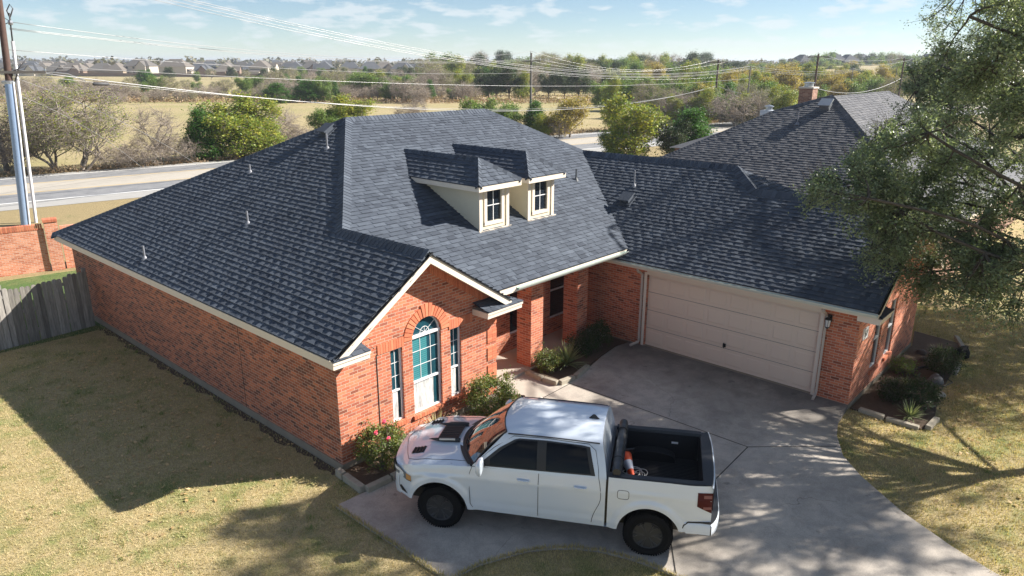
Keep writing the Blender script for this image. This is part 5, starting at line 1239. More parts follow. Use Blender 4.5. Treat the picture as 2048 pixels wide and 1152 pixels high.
eb = blades(XE, YE, .05, .006); eb[:, :, 2] += .05
L_tuft = leafmat('green_tuft_blade', [(.12, .18, .04), (.20, .26, .07), (.34, .33, .13)], .3)
me = quadmesh('grass_tufts', blades(XT, YT, .05, .006), L_tuft); tag(link('grass_tufts', me), kind='stuff')
me = quadmesh('grass_blades', np.concatenate([eb, blades(X1, Y1, .032, .006), blades(X2, Y2, .04, .007), blades(X3, Y3, .032, .005)]), L_straw); tag(link('grass_blades', me), kind='stuff')
XA_, YA_ = lawn_pts(520, -3.6, 0, .6, 11.5); XB_, YB_ = lawn_pts(420, 7, 19, -12, -7); XL = np.concatenate([XA_, XB_]); YL = np.concatenate([YA_, YB_])
me = quadmesh('fallen_leaves', leafquads(np.stack([XL, YL, np.full(len(XL), .022)], 1), np.full(len(XL), .085), rng, flat=4, aspect=.7), L_fall); tag(link('fallen_leaves', me), kind='stuff')

# ------------------------------------------------------------------ shrubs round the house
def shrub(name, loc, rx, ry, h, n, ls, mat, label, cat='bush', seed=1):
    tmx = tree_meshes(name, seed, h, [(0, 0, h*.55, rx, ry, h*.45, 1)], .12, .03, 10, 70, 6, n, ls, M_bark, mat, twig_len=.16, crown_fill=.25, stems=4, tw_r=.004, k=4, surf=.4, sink=.06)
    return place_tree(name, tmx, loc, 0, 1, label, cat, stemname='stems', crownname='leaves')
rb = shrub('rose_bush', (.62, -.50, .04), .55, .40, .92, 5200, .05, L_rose, 'rose bush with red blooms at the near corner of the brick gable', 'rose bush', 31)
M_rosef = plain('rose_petal', (.75, .06, .12), .5, var=.2)
for x, y, z in ((-.20, -.12, .93), (.12, .02, 1.0), (-.02, -.28, .78)):
    s = MB()
    for k in range(4):
        rr = .018+.012*k; s.lathe([(rr*.5, -.01*k), (rr, .014-.006*k), (rr*.9, .03-.010*k)], 9, Matrix.Translation((x, y, z)) @ Matrix.Rotation(.5*k, 4, 'X'))
    s.build('rose_bloom', M_rosef, rb)
shrub('rose_bush', (3.75, -.62, .04), .72, .50, 1.05, 6500, .052, L_rose, 'full rounded green and yellowish bush right of the arched window beside the truck', 'bush', 32)
shrub('garden_shrub', (6.55, -.05, .1), .36, .34, .62, 2600, .045, L_rose, 'small light green shrub at the foot of the nearer porch column', 'shrub', 33)
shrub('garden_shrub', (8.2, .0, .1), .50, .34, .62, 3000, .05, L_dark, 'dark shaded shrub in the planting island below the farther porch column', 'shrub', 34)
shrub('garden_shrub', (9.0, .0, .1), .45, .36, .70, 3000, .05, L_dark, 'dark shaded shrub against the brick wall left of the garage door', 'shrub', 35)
def yucca(loc, n, L, label, mat=L_yucca, w_=.03, seed=1):
    r = np.random.default_rng(seed); e = empty('yucca_plant', loc, 0, label, 'yucca'); Qs = []
    for i in range(n):
        a = r.uniform(0, 6.28); el = r.uniform(.15, 1.45); l = L*r.uniform(.75, 1.1); d = np.array([math.cos(a)*math.cos(el), math.sin(a)*math.cos(el), math.sin(el)]); sdv = np.array([-math.sin(a), math.cos(a), 0])*w_*.5
        p = np.array([0, 0, .05]); c0 = p; ns = 4
        for j in range(ns):
            c1 = c0+(d-np.array([0, 0, .10*j*(1.5-el)]))*l/ns; wa, wb = 1-.15*j, (1-.15*(j+1)) if j < ns-1 else .08; Qs.append([c0-sdv*wa, c0+sdv*wa, c1+sdv*wb, c1-sdv*wb]); c0 = c1
    link('leaves', quadmesh('yucca_leaves', np.array(Qs), mat), e)
    s = MB(); s.tube([(0, 0, -.05), (0, 0, .14)], [.05, .03], 8); s.build('stem', M_bark, e); return e
yucca((7.15, -.22, .12), 170, .72, 'spiky green yucca in the planting island in front of the farther porch column', seed=1)
yucca((2.25, -.42, .05), 90, .60, 'pale straw-tipped yucca under the arched window behind the bonnet', leafmat('pale_yucca', [(.25, .24, .12), (.42, .38, .22), (.55, .48, .3)]), seed=2)
yucca((10.35, -8.0, .03), 90, .42, 'light green spiky yucca at the near end of the right flower bed', seed=3)
yucca((11.9, -7.55, .03), 80, .40, 'spiky yucca in the middle of the right flower bed', seed=4)
yucca((14.9, -7.6, .03), 60, .42, 'yellow-green spiky plant at the far end of the right flower bed', seed=5)
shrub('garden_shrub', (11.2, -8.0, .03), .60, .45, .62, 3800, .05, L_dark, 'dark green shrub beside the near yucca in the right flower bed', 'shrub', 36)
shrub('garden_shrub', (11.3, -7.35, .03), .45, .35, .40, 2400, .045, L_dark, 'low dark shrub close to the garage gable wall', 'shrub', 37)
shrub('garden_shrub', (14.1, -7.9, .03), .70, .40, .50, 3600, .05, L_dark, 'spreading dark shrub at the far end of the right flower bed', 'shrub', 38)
shrub('garden_shrub', (13.2, -7.1, .03), .4, .3, .3, 1500, .045, L_olive, 'small sparse plant by the second garage-gable window', 'shrub', 39)
# rocks, hose, edging
M_rock = plain('grey_rock', (.12, .12, .125), .85, var=.5, scale=7, bmp=.8)
def rock(loc, r, label, mat, seed, sq=(1, 1, .7)):
    rg = random.Random(seed); s = MB(); ph = [rg.uniform(0, 6.28) for _ in range(9)]; rows = []
    for i in range(13):
        th = math.pi*i/12; row = []
        for j in range(17):
            a = 2*math.pi*j/16; n_ = 1+.10*math.sin(3*a+ph[0])*math.sin(th)+.10*math.sin(2*a+ph[1]+2*th)*math.sin(th)+.06*math.sin(5*a+ph[2]+3*th)*math.sin(th)
            row.append((r*n_*math.sin(th)*math.cos(a)*sq[0], r*n_*math.sin(th)*math.sin(a)*sq[1], r*n_*math.cos(th)*sq[2]+r*sq[2]*.55))
        rows.append(row)
    s.grid(rows); o = s.build('rock', mat, None, smooth=50); o.location = loc; return tag(o, label, 'rock')
rock((13.05, -7.95, 0), .21, 'large dark speckled rock beside the coiled hose', M_rock, 1, (1.2, .9, .75))
rock((12.3, -8.25, 0), .11, 'small pale stone in front of the dark rock', M_walk, 2)
rock((15.0, -7.15, 0), .14, 'grey stone near the far corner of the garage gable', M_rock, 3)
rock((14.5, -7.35, 0), .13, 'pale grey stone next to the far spiky plants', M_rock, 6)
rock((15.6, -8.05, 0), .24, 'black rounded rock at the far end of the right flower bed', M_tyre, 4, (1.3, .8, .8))
rock((4.75, -.78, .04), .15, 'white rock at the right foot of the rounded bush', plain('white_rock', (.7, .67, .6), .8, var=.15), 5)
rock((5.15, -.95, .04), .10, 'small white rock on the walkway edge', bpy.data.materials['white_rock'], 8)
s = MB(); P = []
for i in range(90): a = i*.25; r = .42+.10*math.sin(i*.11)+.05*math.sin(i*.6); P.append((13.2+r*1.3*math.cos(a)+.25*math.sin(i*.035), -7.45+r*.8*math.sin(a)-.25*math.sin(i*.03), .06+.02*math.sin(i*.37)))
P += [(12.6, -7.9, .05), (12.9, -8.2, .05), (13.3, -8.3, .05), (13.5, -8.1, .05)]
s.tube(P, .012, 6); tag(s.build('garden_hose', M_black, None, smooth=True), 'black garden hose lying in loose loops on the right flower bed', 'hose')
M_edge = plain('weathered_edging_block', (.36, .32, .25), .9, var=.35, scale=6, bmp=.7)
def edging(p0, p1, label, h=.15, wd=.13, z=.0):
    p0, p1 = Vector((*p0, 0)), Vector((*p1, 0)); d = p1-p0; L = d.length; e_ = .012; s = MB()
    rows = []
    for x in (0, e_, L-e_, L):
        i_ = e_ if x in (0, L) else 0
        rows.append([(x, y, zz_) for y, zz_ in ((-wd/2+i_, 0), (-wd/2+i_, h-e_-i_), (-wd/2+e_+i_, h-i_), (wd/2-e_-i_, h-i_+.006), (wd/2-i_, h-e_-i_), (wd/2-i_, 0))])
    ids = s.grid(rows); s.idx(ids[0][::-1]); s.idx(ids[-1])
    o = s.build('edging_block', M_edge); o.location = (p0.x, p0.y, z); o.rotation_euler = (0, 0, math.atan2(d.y, d.x)); return tag(o, label, 'edging block', 'edging blocks round the flower beds')
edging((-.12, .02), (-.14, -.22), 'short edging block touching the near house corner')
edging((-.14, -.26), (-.18, -.90), 'long edging block along the lawn side of the rose bed')
edging((-.14, -.97), (.42, -1.0), 'edging block on the driveway in front of the truck, nearest the lawn')
edging((.46, -1.0), (.92, -1.03), 'edging block on the driveway in front of the truck, nearest the bumper')
edging((6.12, .30), (6.06, -.30), 'edging block beside the foot of the nearer porch column', z=.06)
edging((6.06, -.33), (6.10, -.76), 'edging block at the pointed corner of the planting island', z=.06)
edging((6.16, -.79), (6.66, -.86), 'edging block facing the driveway below the small light green shrub', z=.06)
edging((6.72, -.86), (7.5, -.70), 'dark edging block facing the driveway below the yucca', z=.06)
edging((10.02, -6.98), (9.98, -7.55), 'edging block next to the garage corner', .10)
edging((9.98, -7.6), (9.99, -8.30), 'edging block at the near end of the right flower bed', .08)
edging((10.10, -8.46), (10.75, -8.50), 'edging block in front of the near yucca on the right', .10)
edging((14.0, -8.20), (14.8, -8.15), 'edging block beside the spreading dark shrub on the right', .10)
edging((15.9, -8.10), (17.2, -7.6), 'dark edging strip at the far end of the right flower bed', .08)

# ------------------------------------------------------------------ fence, boundary wall
M_fence = plain('weathered_fence_wood', (.25, .235, .215), .9, var=.45, scale=5, bmp=.5)
m, t, b = new('weathered_picket'); at = nn(t, 'ShaderNodeAttribute'); at.attribute_name = 'col'; oc = objc(t); mp = nn(t, 'ShaderNodeMapping'); mp.inputs['Scale'].default_value = (9, 9, .8); t.links.new(oc, mp.inputs[0])
c = ramp(t, at.outputs['Fac'], [(0, (.15, .14, .125)), (.5, (.26, .245, .22)), (1, (.36, .34, .31))]); c = mixc(t, 1, c, ramp(t, noi(t, 3, 6, .7, mp.outputs[0]), [(.3, (.55, .55, .56)), (.7, (1.3, 1.28, 1.25))]), 'MULTIPLY')
t.links.new(c, b.inputs['Base Color']); b.inputs['Roughness'].default_value = .92; M_picket = m
FN = empty('wooden_fence', (-.16, 13.05, 0), 0, 'weathered grey picket fence running left from the side wall of the brick house', 'fence')
s = MB(); rg = random.Random(4); x = -.02
while x > -7.0:
    wd = .135; h = 1.86+rg.uniform(-.05, .03)+.10*math.sin(x*1.1); y = .08*x+rg.uniform(-.006, .006); c = rg.random(); dg = .035; tl = rg.uniform(-.012, .012)
    f = [(x-wd+.002, y, -.1), (x-.002, y, -.1), (x-.002+tl*.3, y, h-dg), (x-dg+tl, y, h), (x-wd+dg+tl, y, h), (x-wd+.002+tl*.3, y, h-dg)]
    s.face(f, c); s.face([(p[0], p[1]+.018, p[2]) for p in f][::-1], c)
    for i in range(6): j = (i+1) % 6; s.face([f[j], f[i], (f[i][0], f[i][1]+.018, f[i][2]), (f[j][0], f[j][1]+.018, f[j][2])], c)
    x -= wd+(.004 if rg.random() < .85 else .03)
s.build('picket_panel', M_picket, FN)
s = MB()
for z in (.35, 1.0, 1.55): bar(s, (0, .045, z), (-7, -.56+.045, z), .04, .09)
s.build('rail', M_fence, FN)
for k in range(4): s = MB(); x = -.05-2.3*k; s.box((x-.05, .08*x+.07, -.1), (x+.05, .08*x+.17, 1.9)); s.build('fence_post', M_fence, FN)
BW = empty('brick_boundary_wall', (1.3, 21.3, 0), 0, 'orange brick boundary wall with a capped pillar between the back garden and the road', 'brick wall')
s = MB(); dwx, dwy = -math.cos(R_(-12)), -math.sin(R_(-12)); u = (dwx, dwy, 0); inw = (-dwy, dwx, 0) if False else (dwy*-1, dwx, 0)
inw = np.array([dwy, -dwx, 0.]); 
def bw(o, u, L, h, th=.24):
    s = MB(); o = np.array(o, float); u = np.array(u, float); nrm = np.array([-u[1], u[0], 0])
    for sg in (1, -1):
        a = o+nrm*sg*th/2; q = [a, a+u*L, a+u*L+np.array([0, 0, h]), a+np.array([0, 0, h])]; s.face(q if sg < 0 else q[::-1], .5, [(0, 0), (L, 0), (L, h), (0, h)] if sg < 0 else [(0, h), (L, h), (L, 0), (0, 0)])
    a, b_ = o-nrm*th/2, o+nrm*th/2
    s.face([a+np.array([0,0,h]), a+u*L+np.array([0,0,h]), b_+u*L+np.array([0,0,h]), b_+np.array([0,0,h])], .5, [(0, 0), (L, 0), (L, th), (0, th)])
    s.face([b_, a, a+np.array([0,0,h]), b_+np.array([0,0,h])], .5, [(0, 0), (th, 0), (th, h), (0, h)]); s.face([a+u*L, b_+u*L, b_+u*L+np.array([0,0,h]), a+u*L+np.array([0,0,h])], .5, [(0, 0), (th, 0), (th, h), (0, h)])
    return s
uw = np.array([math.cos(R_(-14)), math.sin(R_(-14)), 0])
bw(-uw*14, uw, 13.75, 1.70).build('wall_panel', M_brickwall, BW)
s = MB(); rg = random.Random(9)
for i in range(180): a = -uw*14+uw*(i*.0762); bar(s, a+np.array([0, 0, 1.80])-uw*-.004, a+uw*.068+np.array([0, 0, 1.80]), .27, .20, c=rg.uniform(.4, .9))
s.build('coping', M_sb, BW)
bw(uw*-.22, uw, .46, 1.98, .46).build('pillar', M_brickwall, BW)
s = MB()
for i in range(12): s.box((-.25+.042*i, -.26, 1.98), (-.25+.042*i+.036, .26, 2.08), rg.uniform(.4, .9), Matrix.Rotation(R_(-14), 4, 'Z'))
s.build('pillar_cap', M_sb, BW)
bw(uw*.3, uw, 50, 1.75).build('wall_panel', M_brickwall, BW)

# ------------------------------------------------------------------ neighbour house
NH = empty('neighbour_house', (20.4, -6, 0), 0, 'neighbouring brick house with dark hipped shingle roof and a brick chimney', 'house')
ox, oy = -20.4, 6.0
SN = .62; xn = 20.0; EZ = 2.6
A = (26.55, .22, 6.66); B1 = (25.6, 1.4, 6.07); B2 = (25.41, 2.42, 5.95)
zn = lambda x: EZ+SN*(x-xn)
T_ = lambda p: (p[0]+ox, p[1]+oy, p[2])
s = MB()
def NQ(*pts): return [T_((x, y, zn(x))) for x, y in pts]
yfr = -6.3
shingles(s, [NQ((20, yfr), (20, 8.2), (25.45, 2.3), (25.7, 1.3)), NQ((20, yfr), (25.7, 1.3), (26.55, .22))], T_((20, 0, EZ)), (0, 1, 0), 41, e=.155, hb=.012, hr=.010, wlo=.15, whi=.4)
Af = 6.66; sfn = (Af-EZ)/(.22-yfr)
zf_ = lambda y: EZ+sfn*(y-yfr)
def NF(*pts): return [T_((x, y, zf_(y))) for x, y in pts]
shingles(s, [NF((20, yfr), (33.5, yfr), (33.5, .22), (26.55, .22))], T_((20, yfr, EZ)), (1, 0, 0), 42, e=.155, wlo=.15, whi=.4)
s.face([T_(q) for q in [(26.55, .22, 6.66), (33.5, .22, 6.66), (33.5, 6, 2.9), (25.45, 2.3, 5.95)]]); s.face([T_(q) for q in [(25.45, 2.3, 5.95), (33.5, 2.3, 5.95), (40, 8.2, 2.6), (20, 8.2, 2.6)]]); s.face([T_(q) for q in [(33.5, .22, 6.66), (33.5, yfr, 2.6), (40, yfr, 2.6), (40, 6, 2.6)]])
# second, farther ridge with a light slope
ra, rb_, rc = ATD(1724, 190, 45), ATD(1768, 183, 47), ATD(1806, 200, 47)
zr2 = rb_[2]; ra[2] = zr2-.02; ya_ = rb_[1]
pa, pb = (ra[0], ya_, zr2), (rb_[0]+1.0, ya_, zr2); yl = ya_-5.6; zl2 = zr2-3.4
shingles(s, [[T_(q) for q in [(pa[0]-4.0, yl, zl2), (pb[0]+4.4, yl, zl2), pb, pa]]], T_((pa[0], yl, zl2)), (1, 0, 0), 43, e=.16, wlo=.2, whi=.5)
s.face([T_(q) for q in [(pb[0]+4.4, yl, zl2), (pb[0]+4.4, ya_+5, zl2), pb]]); s.face([T_(q) for q in [(pa[0]-4.0, ya_+5, zl2), (pa[0]-4.0, yl, zl2), pa]]); s.face([T_(q) for q in [(pb[0]+4.4, ya_+5, zl2), (pa[0]-4.0, ya_+5, zl2), pa, pb]])
s.build('roof', M_shn, NH); NR_ = bpy.data.objects['roof.001']
s = MB(); 
for x0, y0, x1, y1 in ((20.4, -5.9, 20.4, 7.8),): wall(s, [(0, 0), (13.7, 0), (13.7, 2.5), (0, 2.5)], [], (20.4+ox, 7.8+oy, 0), (0, -1, 0), .1, (1, 0, 0))
wall(s, [(0, 0), (20, 0), (20, 2.5), (0, 2.5)], [], (20.4+ox, -5.9+oy, 0), (1, 0, 0), .1, (0, 1, 0)); s.build('wall', M_brickn, NH)
s = MB(); s.box((20-.02+ox, yfr+oy, EZ-.16), (20+ox, 8.2+oy, EZ-.005)); s.box((20+ox, yfr-.02+oy, EZ-.16), (40+ox, yfr+oy, EZ-.005)); s.build('fascia', M_trim, NH)
s = MB()
def caps2(p0, p1, a, b_): w_ = hipw(T_(p0), T_(p1), a, b_); caps(s, T_(p0), T_(p1), w_[0], w_[1], .15, 6)
caps2((20, 8.2, EZ), (25.45, 2.3, 5.95), (-1, 0, -SN), (0, 1, -.6)); caps2((25.45, 2.3, 5.95), (26.55, .22, 6.66), (-1, 0, -SN), (1, 0, -.3)); caps2((20, yfr, EZ), (26.55, .22, 6.66), (-1, 0, -SN), (0, -1, -sfn))
s.build('ridge_cap', M_shn, NH)
s = MB(); cp = ATD(1612, 222, 36.5); cx_, cy_ = cp[0]+ox, cp[1]+oy; Mx = Matrix.Translation((cx_, cy_, 0)) ; zt = ATD(1612, 176, 36.5)[2]
s = MB()
for f, uvw in (((0, -1, 0), 1), ((0, 1, 0), 1), ((-1, 0, 0), 0), ((1, 0, 0), 0)):
    hw = .34; u_ = (1, 0, 0) if uvw else (0, 1, 0); wall(s, [(-hw, 3.5), (hw, 3.5), (hw, zt), (-hw, zt)], [], (cx_+f[0]*hw, cy_+f[1]*hw, 0), u_, .1, tuple(-q for q in f))
CH = s.build('chimney', M_brickn, NH)
s = MB(); s.box((cx_-.38, cy_-.38, zt), (cx_+.38, cy_+.38, zt+.07)); s.build('chimney_cap', M_trim, CH)
s = MB(); s.lathe([(.22, zt+.07), (.22, zt+.24), (.27, zt+.25), (.27, zt+.28), (.02, zt+.32)], 16, Matrix.Translation((cx_, cy_, 0))); s.build('chimney_cowl', M_met, CH)
def nvent(x, y):
    s = MB(); z = zn(x); s.tube([(x+ox, y+oy, z), (x+ox, y+oy, z+.55)], .03, 8); s.lathe([(.11, z), (.06, z+.1)], 10, Matrix.Translation((x+ox, y+oy, 0))); s.build('vent_pipe', M_pvc, NH)
nvent(24.7, .9)
s = MB(); Mx = Matrix.Translation((25.8+ox, .15+oy, zn(25.8))) @ Matrix.Rotation(-math.atan(SN), 4, 'Y'); s.box((-.2, -.2, .02), (.2, .2, .3), .5, Mx); s.box((-.27, -.27, .28), (.25, .25, .33), .5, Mx); s.build('box_vent', M_met, NH)
# another house behind: its pale chimney and dark roof corner
p = ATD(1536, 236, 48)
N2 = empty('far_neighbour_house', (p[0], p[1], 0), 0, 'house behind the neighbour of which a pale metal-capped chimney shows above the roof', 'house')
zt = ATD(1536, 212, 48)[2]
s = MB(); s.box((-.45, -.4, 0), (.45, .4, zt-.25)); c2 = s.build('chimney', plain('pale_chimney_siding', (.55, .60, .66), .6), N2)
s = MB(); s.lathe([(.22, zt-.25), (.22, zt-.05), (.32, zt-.04), (.32, zt), (.05, zt+.1)], 14); s.build('chimney_cowl', M_met, c2)
s = MB(); s.face([(-4, -4, 2.6), (6, -4, 2.6), (3, .8, 4.3), (0, .8, 4.3)]); s.face([(-4, -4, 2.6), (0, .8, 4.3), (-4, 5, 2.6)]); s.face([(-4, 5, 2.6), (0, .8, 4.3), (3, .8, 4.3), (6, 5, 2.6)]); s.face([(6, -4, 2.6), (6, 5, 2.6), (3, .8, 4.3)]); s.build('roof', M_shn, N2)
s = MB(); s.box((-3.7, -3.7, 0), (5.7, 4.7, 2.58)); s.build('wall', M_brickn, N2)

# ------------------------------------------------------------------ far houses
M_roofs = [plain('far_roof_grey', (.12, .11, .10), .9, var=.1), plain('far_roof_brown', (.155, .135, .115), .9, var=.1), plain('far_roof_slate', (.085, .09, .10), .9, var=.1)]
M_walls = [plain('far_brick', (.24, .17, .13), .9, var=.1), plain('far_cream', (.50, .45, .38), .8, var=.05), plain('far_tan', (.30, .24, .18), .9, var=.1)]
def far_house(loc, rz, wd, dp, h, rh, rm, wm, label, group, two=False):
    e = empty('distant_house', loc, rz, label, 'house', group)
    s = MB(); s.box((-wd/2, -dp/2, -.5), (wd/2, dp/2, h)); s.box((-wd/2-2.4, -dp*.1, -.5), (-wd/2, dp*.38, 2.8)); s.build('wall', wm, e)
    s = MB(); o = .4; a, b_ = wd/2+o, dp/2+o; r = max(0.2, a-b_*.85)
    s.face([(-a, -b_, h), (a, -b_, h), (r, 0, h+rh), (-r, 0, h+rh)]); s.face([(a, b_, h), (-a, b_, h), (-r, 0, h+rh), (r, 0, h+rh)]); s.face([(a, -b_, h), (a, b_, h), (r, 0, h+rh)]); s.face([(-a, b_, h), (-a, -b_, h), (-r, 0, h+rh)])
    g_ = wd*.2; z2 = h+rh*.72; yy = -b_-1.2
    s.face([(g_-3, yy, h), (g_, yy, z2), (g_, 0, z2), (g_-3, 0, h)]); s.face([(g_+3, yy, h), (g_+3, 0, h), (g_, 0, z2), (g_, yy, z2)])
    s.face([(-a-2.2, -dp*.1-.3, 2.8), (-a+.5, -dp*.1-.3, 4.2), (-a+.5, dp*.38+.3, 4.2), (-a-2.2, dp*.38+.3, 2.8)])
    s.build('roof', rm, e)
    s = MB(); s.face([(g_-2.7, yy+.3, 0), (g_+2.7, yy+.3, 0), (g_+2.7, yy+.3, h), (g_, yy+.3, z2-.3), (g_-2.7, yy+.3, h)]); s.box((g_-2.7, yy+.32, 0), (g_+2.7, -dp/2-.01, h-.02)); s.build('gable_wall', wm, e)
    for z in ((1.2,) if not two else (1.2, 4.2)):
        for x in (-wd*.38, -wd*.12):
            s = MB(); s.box((x-.6, -dp/2-.04, z), (x+.6, -dp/2-.005, z+1.3)); s.build('window', M_glass, e)
    return e
frng = np.random.default_rng(8)
def fh(px_, D, wd, h, rh, lbl, grp, rz=None, two=False, wm=None, rm=None, z0=0):
    p = ray(px_, 150); p = CAM+p/(p@Fv)*D; p[2] = z0
    rz = frng.choice([0, 1.57, 3.14, -1.57])+R_(-42)+frng.uniform(-.15, .15) if rz is None else rz
    far_house(p, rz, wd, 11, h, rh, rm or M_roofs[frng.integers(3)], wm or M_walls[frng.integers(3)], lbl, grp, two)
GL = 'houses of the far subdivision'; LB = 'grey-roofed house in the front row of the far subdivision at left'
for px_ in (62, 95, 124, 152, 180, 208, 240): fh(px_, 425+frng.uniform(-8, 8), 15, 2.9, 4.4, LB, GL)
fh(285, 425, 15, 5.6, 4.2, 'two-storey grey-roofed house directly behind the lone field cedar', GL, R_(-50), True, M_walls[1])
fh(355, 420, 16, 5.4, 4.2, 'two-storey house with a white side wall right of the lone field cedar', GL, R_(-50)+3.14, True, M_walls[1])
fh(402, 428, 15, 3, 4.2, 'single storey house between the two-storey pair and the cream-sided one', GL, wm=M_walls[0])
fh(455, 415, 15, 3.2, 4.6, 'brown brick house left of the cream-sided house at the field edge', GL, wm=M_walls[0])
fh(528, 412, 16, 5.2, 3.6, 'cream-sided two-storey house standing nearest the field edge', GL, R_(40), True, M_walls[1])
for px_ in np.arange(20, 620, 27): fh(px_+frng.uniform(-8, 8), 500+frng.uniform(0, 60), 15, 3.4, 5.0, 'roof in the second row of the far subdivision', 'second row roofs')
for px_ in np.arange(10, 700, 34): fh(px_+frng.uniform(-8, 8), 660+frng.uniform(0, 90), 17, 4.5, 5.5, 'small hazy roof in the back rows of the far subdivision', 'back row roofs')
for px_ in (590, 622, 655, 700, 742, 775, 808, 838, 868, 895): fh(px_+frng.uniform(-5, 5), 450+frng.uniform(0, 50), 14, 4.0, 4.6, 'grey-roofed house rising behind the green scrub belt near the centre', 'houses behind the scrub belt')
for px_ in (1010, 1600, 1625, 1660, 1690, 1715, 1745, 1775, 1800, 1825, 1850): fh(px_, 455+frng.uniform(0, 40), 15, 5, 4.5, 'dark-roofed house on the low hill at the right horizon' if px_ > 1100 else 'single roof showing between trees left of the tall pole', 'hill houses' if px_ > 1100 else None, z0=frng.uniform(2.5, 6.0) if px_ > 1100 else 0, rm=M_roofs[2])
fh(1093, 235, 9, 2.8, 2.6, 'small white gabled house among trees right of the tall pole', None, wm=M_walls[1], rm=M_roofs[0]); fh(1188, 228, 15, 3.4, 3.4, 'dark-roofed house half hidden by trees right of the tall pole', None, wm=M_walls[1], rm=M_roofs[2])
s = MB(); a, b_ = ATD(120, 150, 412), ATD(560, 156, 398); bar(s, (a[0], a[1], .9), (b_[0], b_[1], .9), .1, 1.9); tag(s.build('board_fence', plain('brown_fence', (.22, .15, .11), .9)), 'long brown board fence along the front of the far subdivision', 'fence')

# ------------------------------------------------------------------ poles and wires
M_pole = plain('creosoted_pole', (.085, .05, .04), .85, var=.4, scale=4, bmp=.5); M_poleg = plain('grey_pole', (.17, .155, .14), .9, var=.3, scale=3)
M_cond = plain('blue_grey_conduit', (.26, .36, .52), .4, metal=.3, var=.15); M_pipe = plain('white_riser_pipe', (.72, .72, .74), .4)
M_wire = plain('aluminium_wire', (.33, .33, .33), .35, metal=.3); M_cable = plain('black_cable', (.06, .06, .065), .6)
M_ins = plain('grey_insulator', (.45, .46, .48), .4)
def P3(g_, z, top=None): return (g_[0], g_[1], z)
UP = empty('utility_pole', (3.0, 31.74, 0), 0, 'tall near utility pole with grey-blue conduit behind the brick wall at left', 'utility pole')
s = MB(); s.tube([(0, 0, -.2), (.35, -.09, 5), (.85, -.20, 13.2)], [.19, .17, .13], 14); s.build('pole', M_pole, UP, smooth=50)
s = MB(); s.tube([(-.05, -.08, 0), (.27, -.17, 4.5), (.43, -.21, 7.0)], .19, 14); s.build('cable_guard', M_cond, UP, smooth=50)
s = MB(); s.tube([(.10, -.26, 0), (.42, -.36, 4.5), (.58, -.38, 7.1)], .045, 10); s.build('conduit', M_pipe, UP, smooth=50)
s = MB(); bar(s, (-1.1, .6, 7.55), (1.9, -1.0, 7.55), .1, .12); s.build('crossarm', M_poleg, UP)
s = MB(); s.tube([(.2, -.12, 6.85), (.50, -.16, 7.1), (.75, -.16, 7.6), (1.3, -.5, 7.9)], .035, 6); s.tube([(0, 0, 7.1), (-.5, .3, 6.9), (-.6, .3, 6.6)], .04, 6); s.tube([(.66, -.2, 7.0), (.9, -.4, 7.7), (1.3, -.6, 8.2)], .03, 6); s.build('cable_loop', M_cable, UP, smooth=True)
s = MB(); s.lathe([(.30, 7.0), (.30, 7.12), (.2, 7.16)], 12, Matrix.Translation((.45, -.1, 0))); s.build('pole_band', M_met, UP)
WP = empty('riser_pipe', (3.54, 32.05, 0), 0, 'thin white riser pipe standing right beside the near utility pole', 'pipe')
s = MB(); s.tube([(0, 0, -.2), (.49, -.13, 9.0)], .075, 10); s.build('pipe', M_pipe, WP, smooth=50)
s = MB(); s.tube([(.49, -.13, 9.0), (.55, -.15, 9.9), (.58, -.15, 10.3)], .035, 6); s.tube([(.56, -.15, 9.9), (.2, 0, 10.2), (0, .05, 10.9), (-.05, .05, 11.2)], .02, 5); s.tube([(.58, -.15, 10.1), (.75, -.2, 10.5), (.65, -.2, 10.7), (.5, -.1, 10.4), (.58, -.15, 10.0)], .03, 5); s.tube([(.55, -.15, 9.9), (.2, 0, 9.7), (-.3, .2, 9.5)], .02, 5); s.build('wire_tail', M_cable, WP, smooth=True)
s = MB(); s.lathe([(.10, 9.75), (.12, 9.85), (.10, 9.95)], 10, Matrix.Translation((.55, -.15, 0))); s.build('clamp', M_met, WP)
def upole(bx, by, ty, label, arm=1.2, r=.15, mat=M_poleg, D=None, az=R_(-10+90), armdz=.65):
    g_ = G(bx, by) if D is None else ATD(bx, by, D); g_ = np.array([g_[0], g_[1], 0]); 
    # top height from the picture row
    H = HT(g_, ty); e = empty('utility_pole', tuple(g_), 0, label, 'utility pole')
    s = MB(); s.tube([(0, 0, -.2), (0, 0, H)], [r, r*.72], 10); s.build('pole', mat, e, smooth=50)
    if arm:
        s = MB(); c_, s__ = math.cos(az), math.sin(az); bar(s, (-arm*c_, -arm*s__, H-armdz), (arm*c_, arm*s__, H-armdz), .09, .12); s.build('crossarm', mat, e)
        for q in (-1, -.05, .97): s = MB(); zb3 = H-armdz+.05 if abs(q) > .5 else H; s.lathe([(.03, zb3), (.06, zb3+.07), (.05, zb3+.14), (.07, zb3+.19), (.03, zb3+.26)], 8, Matrix.Translation((q*arm*c_, q*arm*s__, 0))); s.build('insulator', M_ins, e)
    return g_, H
pA, hA = upole(1061, 264, 106, 'tall grey pole with one cross-arm rising beyond the right end of the roof ridge', 1.1, .17, armdz=.9, az=YAW)
pB, hB = upole(1427, 240, 120, 'dark pole with a long cross-arm above the garage ridge', 1.45, .17, az=YAW, armdz=.3, mat=M_pole)
pC, hC = upole(1622, 232, 108, 'dark pole with a long cross-arm rising behind the brick chimney', 1.5, .17, az=YAW, armdz=.4, mat=M_pole, D=105)
pD, hD = upole(1795, 205, 116, 'dark pole just left of the live oak crown', 1.3, .17, az=YAW, armdz=.3, mat=M_pole, D=125)
pE, hE = upole(1490, 248, 132, 'thin pale pole between the two dark cross-armed poles', 0, .11)
